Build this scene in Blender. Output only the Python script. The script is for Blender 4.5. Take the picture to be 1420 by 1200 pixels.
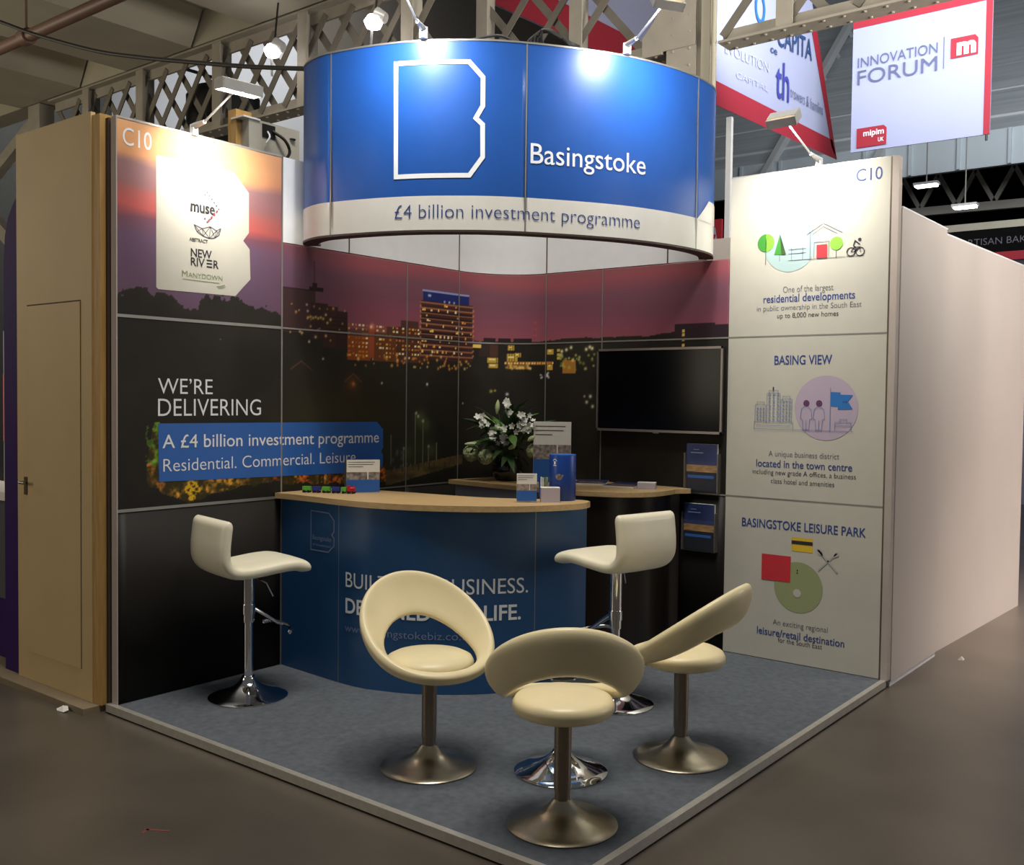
import bpy, bmesh, math, random
import numpy as np
from mathutils import Vector, Matrix, noise
from mathutils.geometry import tessellate_polygon

random.seed(7)
rng = np.random.default_rng(11)
PI = math.pi
sc = bpy.context.scene
col = sc.collection
for o in list(bpy.data.objects):
    bpy.data.objects.remove(o)

# ------------------------------------------------------------------ camera
CAM = Vector((4.7316, -5.8051, 1.6029))
yaw, pitch, roll, FPX = 0.6710, -0.0346, 0.0116, 1383.7
fw = Vector((-math.sin(yaw) * math.cos(pitch), math.cos(yaw) * math.cos(pitch), math.sin(pitch)))
rt = Vector((math.cos(yaw), math.sin(yaw), 0))
up = rt.cross(fw)
rt2 = rt * math.cos(roll) + up * math.sin(roll)
up2 = -rt * math.sin(roll) + up * math.cos(roll)
cd = bpy.data.cameras.new('camera')
cam = bpy.data.objects.new('camera', cd)
col.objects.link(cam)
mw = Matrix((rt2, up2, -fw)).transposed().to_4x4()
mw.translation = CAM
cam.matrix_world = mw
cd.sensor_width = 36.0
cd.sensor_fit = 'HORIZONTAL'
cd.lens = FPX / 1420.0 * 36.0
cd.clip_end = 200
sc.camera = cam

# ------------------------------------------------------------------ world, exposure, hall lights, added fill lights
sc.view_settings.view_transform = 'Standard'
sc.view_settings.look = 'None'
sc.view_settings.gamma = 1.0
sc.view_settings.use_curve_mapping = False
sc.view_settings.exposure = 0.0
w = bpy.data.worlds.new('hall_ambience')
sc.world = w
w.use_nodes = True
w.node_tree.nodes['Background'].inputs[0].default_value = (0.95, 0.97, 1.0, 1)
w.node_tree.nodes['Background'].inputs[1].default_value = 0.085
sc.cycles.use_denoising = True
sc.cycles.max_bounces = 6


def area_light(name, loc, aim, size, size_y, power, color=(1, 1, 1), spread=PI):
    l = bpy.data.lights.new(name, 'AREA')
    l.shape = 'RECTANGLE'
    l.size = size
    l.size_y = size_y
    l.energy = power
    l.color = color
    l.spread = spread
    o = bpy.data.objects.new(name, l)
    col.objects.link(o)
    o.location = loc
    d = Vector(aim) - Vector(loc)
    o.rotation_euler = d.to_track_quat('-Z', 'Y').to_euler()
    o['kind'] = 'helper'
    return o


area_light('hall_lights_over_stand', (2.4, -3.0, 7.5), (2.0, -2.6, 0), 3.0, 2.0, 385, (1.0, 0.94, 0.83))
area_light('hall_lights_aisle', (7.5, 2.5, 8.0), (5.6, 2.6, 0), 1.5, 4.0, 260, (1.0, 0.84, 0.74), .7)
area_light('hall_lights_far', (3.0, 9.0, 8.5), (0.0, 18.0, 11.5), 10.0, 4.0, 1100, (0.93, 0.97, 1.0))
area_light('hall_lights_rear', (-13.0, 4.0, 9.0), (-14.0, 7.0, 6.5), 8.0, 1.5, 190, (0.97, 0.98, 1.0))
area_light('hall_lights_banner', (4.0, 6.0, 10.5), (-2.5, 8.0, 7.0), 4.0, 4.0, 60, (0.97, 0.98, 1.0))
area_light('hall_lights_gallery', (-8.0, -5.0, 3.6), (-6.0, -0.5, 5.5), 3.0, 2.0, 120, (1.0, 0.88, 0.68))

area_light('fill_light_right', (8.5, 4.5, 2.6), (2.9, 2.0, 2.2), 3.0, 1.6, 66, (1.0, 0.95, 0.91), 2.4)  # added fill standing in for unseen stands, brightens the white walls
area_light('fill_light_up', (7.5, 0.0, 2.8), (2.0, 1.9, 4.9), 2.5, 1.5, 90, (1.0, 0.94, 0.86), 1.2)  # unseen light added to lift the girder's flange and underside
area_light('fill_light_left', (-3.0, -8.5, 2.2), (-1.0, -3.1, 1.0), 2.0, 1.5, 26, (1.0, 0.86, 0.66), 2.2)  # added light without a fixture, brightens the cream wall


# ------------------------------------------------------------------ materials
def s2l(c):
    return tuple(((v / 255) / 12.92 if v / 255 <= 0.04045 else ((v / 255 + 0.055) / 1.055) ** 2.4) for v in c)


MATS = {}


def mat(name, rgb, rough=0.5, metal=0.0, var=0.06, scale=12.0, bump=0.0, bscale=None, spec=0.5, emit=None, estr=0.0,
        alpha=1.0, trans=0.0, coat=0.0, stretch=(1, 1, 1), rgb2=None):
    m = bpy.data.materials.new(name)
    m.use_nodes = True
    nt = m.node_tree
    b = nt.nodes['Principled BSDF']
    c = s2l(rgb)
    tc = nt.nodes.new('ShaderNodeTexCoord')
    mp = nt.nodes.new('ShaderNodeMapping')
    mp.inputs['Scale'].default_value = stretch
    nt.links.new(tc.outputs['Object'], mp.inputs[0])
    n = nt.nodes.new('ShaderNodeTexNoise')
    n.inputs['Scale'].default_value = scale
    n.inputs['Detail'].default_value = 5
    nt.links.new(mp.outputs[0], n.inputs['Vector'])
    r = nt.nodes.new('ShaderNodeValToRGB')
    if rgb2 is None:
        c1 = tuple(max(0, v * (1 - var)) for v in c)
        c2 = tuple(v * (1 + var) for v in c)
    else:
        c1, c2 = c, s2l(rgb2)
    r.color_ramp.elements[0].color = (*c1, 1)
    r.color_ramp.elements[1].color = (*c2, 1)
    r.color_ramp.elements[0].position = 0.3
    r.color_ramp.elements[1].position = 0.7
    nt.links.new(n.outputs['Fac'], r.inputs[0])
    nt.links.new(r.outputs[0], b.inputs['Base Color'])
    b.inputs['Roughness'].default_value = rough
    b.inputs['Metallic'].default_value = metal
    b.inputs['Specular IOR Level'].default_value = spec
    b.inputs['Coat Weight'].default_value = coat
    b.inputs['Transmission Weight'].default_value = trans
    b.inputs['Alpha'].default_value = alpha
    if emit:
        b.inputs['Emission Color'].default_value = (*s2l(emit), 1)
        b.inputs['Emission Strength'].default_value = estr
    if bump:
        n2 = nt.nodes.new('ShaderNodeTexNoise')
        n2.inputs['Scale'].default_value = bscale or scale * 8
        n2.inputs['Detail'].default_value = 3
        nt.links.new(mp.outputs[0], n2.inputs['Vector'])
        bp = nt.nodes.new('ShaderNodeBump')
        bp.inputs['Strength'].default_value = bump
        bp.inputs['Distance'].default_value = 0.004
        nt.links.new(n2.outputs['Fac'], bp.inputs['Height'])
        nt.links.new(bp.outputs[0], b.inputs['Normal'])
    MATS[name] = m
    return m


def attr_mat(name, rough=0.55):
    m = bpy.data.materials.new(name)
    m.use_nodes = True
    nt = m.node_tree
    a = nt.nodes.new('ShaderNodeAttribute')
    a.attribute_name = 'print'
    n = nt.nodes.new('ShaderNodeTexNoise')
    n.inputs['Scale'].default_value = 220
    mx = nt.nodes.new('ShaderNodeMixRGB')
    mx.blend_type = 'MULTIPLY'
    mx.inputs[0].default_value = 0.12
    nt.links.new(a.outputs['Color'], mx.inputs[1])
    nt.links.new(n.outputs['Color'], mx.inputs[2])
    b = nt.nodes['Principled BSDF']
    nt.links.new(mx.outputs[0], b.inputs['Base Color'])
    b.inputs['Roughness'].default_value = rough
    b.inputs['Specular IOR Level'].default_value = 0.22
    return m


M_print = attr_mat('sunset_print')
M_white_panel = mat('white_gloss_panel', (232, 234, 238), 0.25, var=0.02)
M_wing = mat('white_print_panel', (190, 186, 174), 0.42, var=0.02)
M_blue = mat('blue_print', (32, 84, 164), 0.36, var=0.03)
M_counter_blue = mat('deep_blue_print', (36, 78, 124), 0.38, var=0.03)
M_slogan_blue = mat('slogan_blue', (35, 96, 178), 0.45, var=0.02)
M_band = mat('fascia_white', (225, 222, 214), 0.3, var=0.02)
M_ink_white = mat('white_lettering', (236, 238, 240), 0.5, var=0.02)
M_ink_navy = mat('navy_lettering', (42, 64, 128), 0.5, var=0.02)
M_ink_grey = mat('grey_lettering', (92, 92, 100), 0.5, var=0.02)
M_ink_black = mat('black_lettering', (40, 40, 46), 0.5, var=0.02)
M_ink_pale = mat('pale_lettering', (172, 172, 166), 0.5, var=0.02)
M_ink_olive = mat('olive_lettering', (122, 138, 96), 0.5, var=0.02)
M_ink_steel = mat('steel_blue_lettering', (122, 136, 172), 0.5, var=0.02)
M_red = mat('red_ink', (196, 48, 58), 0.5, var=0.03)
M_green_d = mat('dark_green_ink', (60, 140, 50), 0.5, var=0.03)
M_green_l = mat('light_green_ink', (128, 200, 60), 0.5, var=0.03)
M_sage = mat('sage_ink', (146, 154, 110), 0.5, var=0.02)
M_lilac = mat('lilac_ink', (178, 162, 180), 0.5, var=0.02)
M_aqua = mat('pale_aqua_ink', (160, 182, 182), 0.5, var=0.02)
M_yellow = mat('yellow_ink', (218, 180, 48), 0.5, var=0.02)
M_plum = mat('plum_ink', (92, 52, 92), 0.5, var=0.02)
M_flagblue = mat('flag_blue_ink', (40, 110, 180), 0.5, var=0.02)
M_alu = mat('aluminium', (190, 186, 178), 0.45, 0.55, var=0.08, scale=30, stretch=(1, 1, 1))
M_seam = mat('seam_silver', (150, 148, 142), 0.45, 0.6, var=0.05)
M_trim_white = mat('end_trim', (178, 166, 158), 0.5, var=0.03)
M_dark_rim = mat('dark_bronze_rim', (58, 46, 40), 0.5, var=0.05)
M_wood = mat('beech_laminate', (180, 150, 104), 0.4, scale=7, stretch=(1, 9, 9), rgb2=(198, 168, 122))
M_leather = mat('cream_leatherette', (236, 221, 178), 0.42, var=0.03, scale=6, bump=0.12, bscale=260, coat=0.1)
M_leather_bar = mat('white_leatherette', (238, 231, 206), 0.4, var=0.03, scale=6, bump=0.1, bscale=260, coat=0.1)
M_chrome = mat('chrome', (225, 225, 228), 0.07, 1.0, var=0.01)
M_nickel = mat('brushed_nickel', (186, 178, 158), 0.3, 1.0, var=0.06, scale=40, stretch=(1, 1, 0.05))
M_column = mat('satin_column', (142, 130, 118), 0.36, 1.0, var=0.05, scale=40)
M_black = mat('black_plastic', (18, 18, 20), 0.4, var=0.1)
M_screen = mat('television_glass', (7, 8, 13), 0.16, var=0.02, spec=0.12)
M_bezel = mat('bezel_silver', (150, 142, 136), 0.35, 0.7, var=0.05)
M_acrylic = mat('clear_acrylic', (230, 235, 240), 0.05, var=0.0, alpha=0.012, spec=0.2)
M_glass = mat('table_glass', (225, 238, 235), 0.02, var=0.0, trans=1.0)
M_vase = mat('dark_glass', (26, 30, 26), 0.08, var=0.1, coat=0.6)
M_leaf = mat('leaf_green', (36, 62, 30), 0.5, scale=9, rgb2=(66, 98, 48))
M_leaf2 = mat('fresh_leaf_green', (70, 112, 44), 0.5, scale=9, rgb2=(104, 142, 62))
M_bud = mat('lily_bud', (168, 184, 122), 0.5, scale=14, rgb2=(206, 214, 170))
M_petal = mat('white_petal', (232, 234, 224), 0.55, var=0.04)
M_hydrangea = mat('pale_green_petal', (138, 152, 104), 0.6, scale=60, rgb2=(176, 186, 140))
M_paper = mat('white_card', (226, 224, 218), 0.6, var=0.03)
M_paper_lilac = mat('card_edges', (196, 188, 196), 0.6, scale=3, stretch=(1, 1, 160), rgb2=(158, 150, 164))
M_photo = mat('printed_photo', (70, 60, 62), 0.5, scale=40, rgb2=(176, 164, 158))
M_leaflet_blue = mat('leaflet_blue', (40, 96, 176), 0.45, var=0.04)
M_can = mat('canister_blue', (24, 62, 140), 0.35, var=0.04)
M_night = mat('brochure_night_sky', (30, 42, 84), 0.4, scale=6, rgb2=(52, 66, 112))
M_dusk = mat('brochure_dusk', (120, 92, 66), 0.4, scale=14, stretch=(1, 1, 5), rgb2=(196, 152, 92))
M_navy = mat('brochure_navy', (13, 19, 38), 0.4, var=0.06)
M_grey_box = mat('grey_card_box', (74, 76, 80), 0.6, var=0.05)
M_cupboard = mat('grey_cupboard', (206, 203, 210), 0.5, var=0.03)
M_counter_dark = mat('dark_brown_laminate', (34, 28, 25), 0.3, var=0.06)
M_toy_g = mat('toy_green', (92, 178, 58), 0.4, var=0.03)
M_toy_b = mat('toy_blue', (44, 54, 140), 0.4, var=0.03)
M_toy_r = mat('toy_red', (180, 34, 44), 0.4, var=0.03)
M_carpet = mat('blue_grey_carpet', (88, 93, 100), 0.95, scale=30, rgb2=(102, 107, 115), bump=0.6, bscale=420, spec=0.1)
M_floor = mat('hall_floor_paint', (72, 66, 58), 0.34, scale=1.3, rgb2=(90, 83, 74), bump=0.08, bscale=30, spec=0.45)
M_cream = mat('cream_painted_board', (196, 170, 124), 0.6, var=0.04, scale=3, bump=0.05, bscale=14)
M_timber = mat('pine_timber', (168, 130, 70), 0.6, scale=5, stretch=(9, 9, 0.7), rgb2=(196, 156, 92))
M_gap = mat('gap_shadow_board', (70, 54, 44), 0.8, var=0.1)
M_purple = mat('purple_panel', (46, 16, 86), 0.7, var=0.04, spec=0.2)
M_white_wall = mat('white_stand_wall', (190, 182, 176), 0.55, var=0.03, scale=2.0, bump=0.04, bscale=9)
M_girder = mat('girder_paint', (164, 157, 144), 0.6, var=0.08, scale=6)
M_brace = mat('brace_paint', (122, 116, 106), 0.6, var=0.08, scale=6)
M_soffit = mat('gallery_soffit', (176, 170, 152), 0.75, var=0.06, scale=1.8)
M_pipe = mat('brown_pipe', (120, 92, 80), 0.5, var=0.06)
M_cable = mat('black_cable', (22, 20, 18), 0.6, var=0.05)
M_roof = mat('roof_sheet', (184, 190, 194), 0.6, scale=2.0, stretch=(0.2, 3, 3), rgb2=(158, 166, 172))
M_hall_wall = mat('hall_wall_paint', (196, 198, 200), 0.7, var=0.06, scale=0.8)
M_wall_side = mat('side_wall_shaded', (84, 84, 80), 0.8, var=0.06)  # shade put into the wall's colour, also dims its reflection in the television
M_hall_dark = mat('dark_gallery', (9, 8, 8), 0.9, var=0.1, scale=1.0, spec=0.1)
M_plate = mat('plate_girder', (196, 206, 212), 0.6, var=0.05, scale=1.0)
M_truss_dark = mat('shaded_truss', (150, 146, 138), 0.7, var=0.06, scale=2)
M_banner = mat('banner_cloth', (160, 164, 192), 0.7, var=0.02, scale=1.2)
M_banner_red = mat('banner_red', (156, 26, 44), 0.7, var=0.03)
M_banner_ink = mat('banner_ink', (88, 92, 124), 0.7, var=0.02)
M_banner_navy = mat('banner_navy', (36, 66, 112), 0.7, var=0.02)
M_banner_violet = mat('banner_violet', (56, 60, 150), 0.7, var=0.02)
M_banner_pale = mat('banner_pale_ink', (180, 184, 204), 0.7, var=0.02)
M_lamp_grey = mat('lamp_housing', (196, 196, 194), 0.35, 0.25, var=0.05)
M_lamp_on = mat('lamp_glass_lit', (255, 250, 245), 0.4, emit=(255, 248, 250), estr=14)
M_lamp_warm = mat('lamp_tube_lit', (255, 240, 210), 0.4, emit=(255, 226, 176), estr=6)
M_equip = mat('equipment_grey', (172, 170, 160), 0.5, var=0.04)
M_tape = mat('red_tape', (122, 52, 44), 0.7, scale=18, rgb2=(92, 60, 50))


# ------------------------------------------------------------------ mesh helpers
class MB:
    def __init__(self):
        self.v, self.f, self.m, self.sm = [], [], [], []

    def add(self, verts, faces, mi=0, smooth=False):
        o = len(self.v)
        self.v += [tuple(p) for p in verts]
        for f in faces:
            self.f.append(tuple(i + o for i in f))
            self.m.append(mi)
            self.sm.append(smooth)
        return self

    def box(self, c, s, rz=0.0, mi=0):
        x, y, z = s[0] / 2, s[1] / 2, s[2] / 2
        ca, sa = math.cos(rz), math.sin(rz)
        vs = []
        for dz in (-z, z):
            for dx, dy in ((-x, -y), (x, -y), (x, y), (-x, y)):
                vs.append((c[0] + dx * ca - dy * sa, c[1] + dx * sa + dy * ca, c[2] + dz))
        return self.add(vs, [(0, 3, 2, 1), (4, 5, 6, 7), (0, 1, 5, 4), (1, 2, 6, 5), (2, 3, 7, 6), (3, 0, 4, 7)], mi)

    def box2(self, a, b, mi=0):
        return self.box([(a[i] + b[i]) / 2 for i in range(3)], [abs(b[i] - a[i]) for i in range(3)], 0, mi)

    def obox(self, c, ux, uy, uz, mi=0):
        """box about centre c with half-axis vectors"""
        c, ux, uy, uz = map(Vector, (c, ux, uy, uz))
        vs = []
        for k in (-1, 1):
            for i, j in ((-1, -1), (1, -1), (1, 1), (-1, 1)):
                vs.append(c + ux * i + uy * j + uz * k)
        return self.add(vs, [(0, 3, 2, 1), (4, 5, 6, 7), (0, 1, 5, 4), (1, 2, 6, 5), (2, 3, 7, 6), (3, 0, 4, 7)], mi)

    def bar(self, a, b, wd, th, side=(0, 1, 0), mi=0):
        """flat bar from a to b: th along 'side', wd across"""
        a, b = Vector(a), Vector(b)
        d = (b - a)
        s = Vector(side).normalized()
        n = d.normalized().cross(s).normalized()
        return self.obox((a + b) / 2, d / 2, n * wd / 2, s * th / 2, mi)

    def tube(self, pts, r, n=10, mi=0, caps=True):
        pts = [Vector(p) for p in pts]
        rr = r if isinstance(r, (list, tuple)) else [r] * len(pts)
        vs, fs = [], []
        ref = Vector((0, 0, 1))
        for i, p in enumerate(pts):
            t = (pts[min(i + 1, len(pts) - 1)] - pts[max(i - 1, 0)]).normalized()
            if abs(t.dot(ref)) > 0.95:
                ref = Vector((1, 0, 0)) if abs(t.x) < 0.9 else Vector((0, 1, 0))
            a = t.cross(ref).normalized()
            bb = t.cross(a).normalized()
            for k in range(n):
                q = 2 * PI * k / n
                vs.append(p + (a * math.cos(q) + bb * math.sin(q)) * rr[i])
        for i in range(len(pts) - 1):
            for k in range(n):
                k2 = (k + 1) % n
                fs.append((i * n + k, i * n + k2, (i + 1) * n + k2, (i + 1) * n + k))
        if caps:
            fs.append(tuple(range(n))[::-1])
            fs.append(tuple((len(pts) - 1) * n + k for k in range(n)))
        return self.add(vs, fs, mi, True)

    def lathe(self, prof, n=48, c=(0, 0, 0), mi=0):
        vs, fs = [], []
        for r, z in prof:
            for k in range(n):
                q = 2 * PI * k / n
                vs.append((c[0] + r * math.cos(q), c[1] + r * math.sin(q), c[2] + z))
        for i in range(len(prof) - 1):
            for k in range(n):
                k2 = (k + 1) % n
                fs.append((i * n + k, i * n + k2, (i + 1) * n + k2, (i + 1) * n + k))
        if prof[0][0] > 1e-5:
            fs.append(tuple(range(n))[::-1])
        if prof[-1][0] > 1e-5:
            fs.append(tuple((len(prof) - 1) * n + k for k in range(n)))
        return self.add(vs, fs, mi, True)

    def prism(self, poly, z0, z1, mi=0, smooth=False):
        n = len(poly)
        vs = [(p[0], p[1], z0) for p in poly] + [(p[0], p[1], z1) for p in poly]
        self.add(vs, [(i, (i + 1) % n, n + (i + 1) % n, n + i) for i in range(n)], mi, smooth)
        tri = tessellate_polygon([[Vector((p[0], p[1], 0)) for p in poly]])
        self.add(vs, [tuple(t) for t in tri] + [tuple(n + i for i in t)[::-1] for t in tri], mi)
        return self

    def flip_ok(self):
        return self

    def build(self, name, m, parent=None, world=True, autosmooth=0.6):
        me = bpy.data.meshes.new(name)
        off = Vector((0, 0, 0))
        if parent is not None and world:
            off = parent.matrix_basis.translation.copy()
            p = parent.parent
            while p is not None:
                off += p.matrix_basis.translation
                p = p.parent
        me.from_pydata([(x - off.x, y - off.y, z - off.z) for x, y, z in self.v], [], self.f)
        for mm in (m if isinstance(m, (list, tuple)) else [m]):
            me.materials.append(mm)
        me.polygons.foreach_set('material_index', self.m)
        me.polygons.foreach_set('use_smooth', self.sm)
        me.update()
        bm = bmesh.new()
        bm.from_mesh(me)
        bmesh.ops.remove_doubles(bm, verts=bm.verts, dist=1e-6)
        bmesh.ops.recalc_face_normals(bm, faces=bm.faces)
        for e in bm.edges:
            if len(e.link_faces) == 2 and e.calc_face_angle(0) > autosmooth:
                e.smooth = False
        bm.to_mesh(me)
        bm.free()
        o = bpy.data.objects.new(name, me)
        col.objects.link(o)
        if parent is not None:
            o.parent = parent
        return o


def bevel(o, wd=0.004, seg=2):
    md = o.modifiers.new('soft_edges', 'BEVEL')
    md.width = wd
    md.segments = seg
    md.limit_method = 'ANGLE'
    return o


def tag(o, label=None, cat=None, group=None, kind=None):
    if label: o['label'] = label
    if cat: o['category'] = cat
    if group: o['group'] = group
    if kind: o['kind'] = kind
    return o


def empty(name, loc, rz=0.0):
    o = bpy.data.objects.new(name, None)
    o.empty_display_size = 0.1
    col.objects.link(o)
    o.location = loc
    o.rotation_euler = (0, 0, rz)
    return o


def thing(name, label, cat, loc, rz=0.0, group=None):
    return tag(empty(name, loc, rz), label, cat, group)


def copy_tree(o, parent=None):
    c = o.copy()
    col.objects.link(c)
    if parent is not None:
        c.parent = parent
    for ch in list(o.children):
        copy_tree(ch, c)
    return c


# ---- flat print work: text, strokes and shapes are made in (u, v) and laid on a surface
def text_bm(s, weight=0.0):
    cu = bpy.data.curves.new('t', 'FONT')
    cu.body = s
    cu.size = 1.0
    cu.offset = weight
    cu.resolution_u = 4
    cu.fill_mode = 'FRONT'
    ob = bpy.data.objects.new('t', cu)
    col.objects.link(ob)
    dg = bpy.context.evaluated_depsgraph_get()
    me = bpy.data.meshes.new_from_object(ob.evaluated_get(dg))
    V = [tuple(v.co[:2]) for v in me.vertices]
    F = [tuple(p.vertices) for p in me.polygons]
    bpy.data.objects.remove(ob)
    bpy.data.curves.remove(cu)
    bpy.data.meshes.remove(me)
    return V, F


_cap = None


class Print:
    """collects flat ink shapes, then lays them on a surface with a map (u, v) -> point"""
    def __init__(self):
        self.v, self.f = [], []

    def poly(self, pts):
        o = len(self.v)
        self.v += [tuple(p) for p in pts]
        for t in tessellate_polygon([[Vector((p[0], p[1], 0)) for p in pts]]):
            self.f.append(tuple(i + o for i in t))
        return self

    def rect(self, x0, y0, x1, y1):
        o = len(self.v)
        self.v += [(x0, y0), (x1, y0), (x1, y1), (x0, y1)]
        self.f.append((o, o + 1, o + 2, o + 3))
        return self

    def disc(self, cx, cy, rx, ry=None, n=40):
        ry = ry or rx
        return self.poly([(cx + rx * math.cos(2 * PI * k / n), cy + ry * math.sin(2 * PI * k / n)) for k in range(n)])

    def stroke(self, pts, wd, closed=False):
        pts = [Vector(p) for p in pts]
        n = len(pts)
        L, R_ = [], []
        for i in range(n):
            if closed or 0 < i < n - 1:
                d0 = (pts[i] - pts[i - 1]).normalized()
                d1 = (pts[(i + 1) % n] - pts[i]).normalized()
            elif i == 0:
                d0 = d1 = (pts[1] - pts[0]).normalized()
            else:
                d0 = d1 = (pts[i] - pts[i - 1]).normalized()
            n0 = Vector((-d0.y, d0.x))
            n1 = Vector((-d1.y, d1.x))
            m = (n0 + n1)
            m = m.normalized() if m.length > 1e-6 else n0
            k = wd / 2 / max(0.35, m.dot(n0))
            L.append(pts[i] + m * k)
            R_.append(pts[i] - m * k)
        o = len(self.v)
        self.v += [tuple(p) for p in L] + [tuple(p) for p in R_]
        for i in range(n if closed else n - 1):
            j = (i + 1) % n
            self.f.append((o + i, o + j, o + n + j, o + n + i))
        return self

    def ring(self, cx, cy, rx, wd, ry=None, n=28):
        ry = ry or rx
        return self.stroke([(cx + rx * math.cos(2 * PI * k / n), cy + ry * math.sin(2 * PI * k / n)) for k in range(n)], wd, True)

    def text(self, s, x0, x1, base, cap, weight=0.0, slope=0.0):
        global _cap
        if _cap is None:
            V, _ = text_bm('H')
            _cap = max(p[1] for p in V)
        V, F = text_bm(s, weight)
        a, b = min(p[0] for p in V), max(p[0] for p in V)
        o = len(self.v)
        kx = (x1 - x0) / (b - a)
        ky = cap / _cap
        self.v += [(x0 + (p[0] - a) * kx, base + p[1] * ky + slope * (p[0] - a) * kx) for p in V]
        self.f += [tuple(i + o for i in f) for f in F]
        return self

    def lay(self, name, m, parent, fn, cuts=None, keep=None, label=None):
        bm = bmesh.new()
        bv = [bm.verts.new((p[0], p[1], 0)) for p in self.v]
        for f in self.f:
            try:
                bm.faces.new([bv[i] for i in f])
            except ValueError:
                pass
        if cuts is not None:
            for c in cuts:
                bmesh.ops.bisect_plane(bm, geom=bm.verts[:] + bm.edges[:] + bm.faces[:], plane_co=(c, 0, 0), plane_no=(1, 0, 0))
        if keep is not None:
            bmesh.ops.bisect_plane(bm, geom=bm.verts[:] + bm.edges[:] + bm.faces[:], plane_co=(keep[0], 0, 0), plane_no=(1, 0, 0),
                                   clear_outer=keep[1] < 0, clear_inner=keep[1] > 0)
        vs = [fn(v.co.x, v.co.y) for v in bm.verts]
        bm.verts.index_update()
        fs = [tuple(v.index for v in f.verts) for f in bm.faces]
        bm.free()
        mb = MB()
        mb.add(vs, fs)
        o = mb.build(name, m, parent)
        if label: o['label'] = label
        return o


INK = 0.0016


def on_left(u, v, k=1):    # left wall, facing +x
    return (INK * k, u, v)


def on_back(u, v, k=1):    # back wall, facing -y
    return (u, -INK * k, v)


L2 = lambda u, v: on_left(u, v, 2)
L3 = lambda u, v: on_left(u, v, 3)
B2 = lambda u, v: on_back(u, v, 2)
B3 = lambda u, v: on_back(u, v, 3)


def catmull(P, n=14):
    P = [np.array(p, float) for p in P]
    out = []
    for i in range(len(P) - 1):
        p0, p1, p2, p3 = P[max(i - 1, 0)], P[i], P[i + 1], P[min(i + 2, len(P) - 1)]
        for k in range(n):
            t = k / n
            out.append(.5 * ((2 * p1) + (-p0 + p2) * t + (2 * p0 - 5 * p1 + 4 * p2 - p3) * t * t + (-p0 + 3 * p1 - 3 * p2 + p3) * t ** 3))
    out.append(P[-1])
    return np.array(out)


class Curve:
    def __init__(self, pts):
        self.p = np.array(pts)
        self.s = np.r_[0, np.cumsum(np.linalg.norm(np.diff(self.p, axis=0), axis=1))]
        t = np.gradient(self.p, self.s, axis=0)
        t /= np.linalg.norm(t, axis=1)[:, None]
        self.t = t
        self.n = np.stack([t[:, 1], -t[:, 0]], 1)       # to the right of travel

    def at(self, s, off=0.0):
        x = np.interp(s, self.s, self.p[:, 0])
        y = np.interp(s, self.s, self.p[:, 1])
        nx = np.interp(s, self.s, self.n[:, 0])
        ny = np.interp(s, self.s, self.n[:, 1])
        return (x + nx * off, y + ny * off)

    def strip(self, s0, s1, off0, off1, z0, z1, mb, step=0.03, mi=0):
        n = max(2, int((s1 - s0) / step) + 1)
        ss = np.linspace(s0, s1, n)
        vs = []
        for s in ss:
            a, b = self.at(s, off0), self.at(s, off1)
            vs += [(*a, z0), (*a, z1), (*b, z1), (*b, z0)]
        fs = []
        for i in range(n - 1):
            for k in range(4):
                k2 = (k + 1) % 4
                fs.append((i * 4 + k, i * 4 + k2, i * 4 + 4 + k2, i * 4 + 4 + k))
        fs.append((0, 1, 2, 3))
        e = (n - 1) * 4
        fs.append((e + 3, e + 2, e + 1, e))
        mb.add(vs, fs, mi, True)
        return mb


# ------------------------------------------------------------------ setting: floor, hall shell
FZ = -0.045
fl = MB().box2((-18, -14, FZ - 0.1), (20, 30, FZ)).build('floor', M_floor)
tag(fl, 'dark painted hall floor', kind='structure')

# carpeted platform
W, LEN = 2.862, 3.080
plat = tag(empty('floor_platform', (0, 0, FZ)), 'low carpeted platform of the stand', kind='structure')
MB().box2((-0.02, -LEN - 0.0, FZ + 0.004), (W, 0.0, 0.0)).build('carpet', M_carpet, plat)
MB().box2((-0.06, -LEN - 0.03, FZ + 0.008), (W + 0.03, -LEN, 0.002)).build('edge_trim', M_alu, plat)
MB().box2((W, -LEN - 0.03, FZ + 0.008), (W + 0.03, 0.0, 0.002)).build('edge_trim', M_alu, plat)

# ------------------------------------------------------------------ the sunset print, painted on panels
CR = 0.44
mural_pts = [(0, -LEN), (0, -0.47)] + [(.41 - .41 * math.cos(t), -.47 + .47 * math.sin(t)) for t in np.linspace(0, PI / 2, 33)[1:]] + [(1.862, 0)]


def resample(P, step):
    P = np.array(P)
    s = np.r_[0, np.cumsum(np.linalg.norm(np.diff(P, axis=0), axis=1))]
    ss = np.unique(np.r_[np.arange(0, s[-1], step), s])
    return np.stack([np.interp(ss, s, P[:, 0]), np.interp(ss, s, P[:, 1])], 1)


MUR = Curve(resample(mural_pts, 0.02))
S_SEAM = [0.0, 1.043, 2.087, 2.612, 3.318, 3.801, 4.754]


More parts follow.
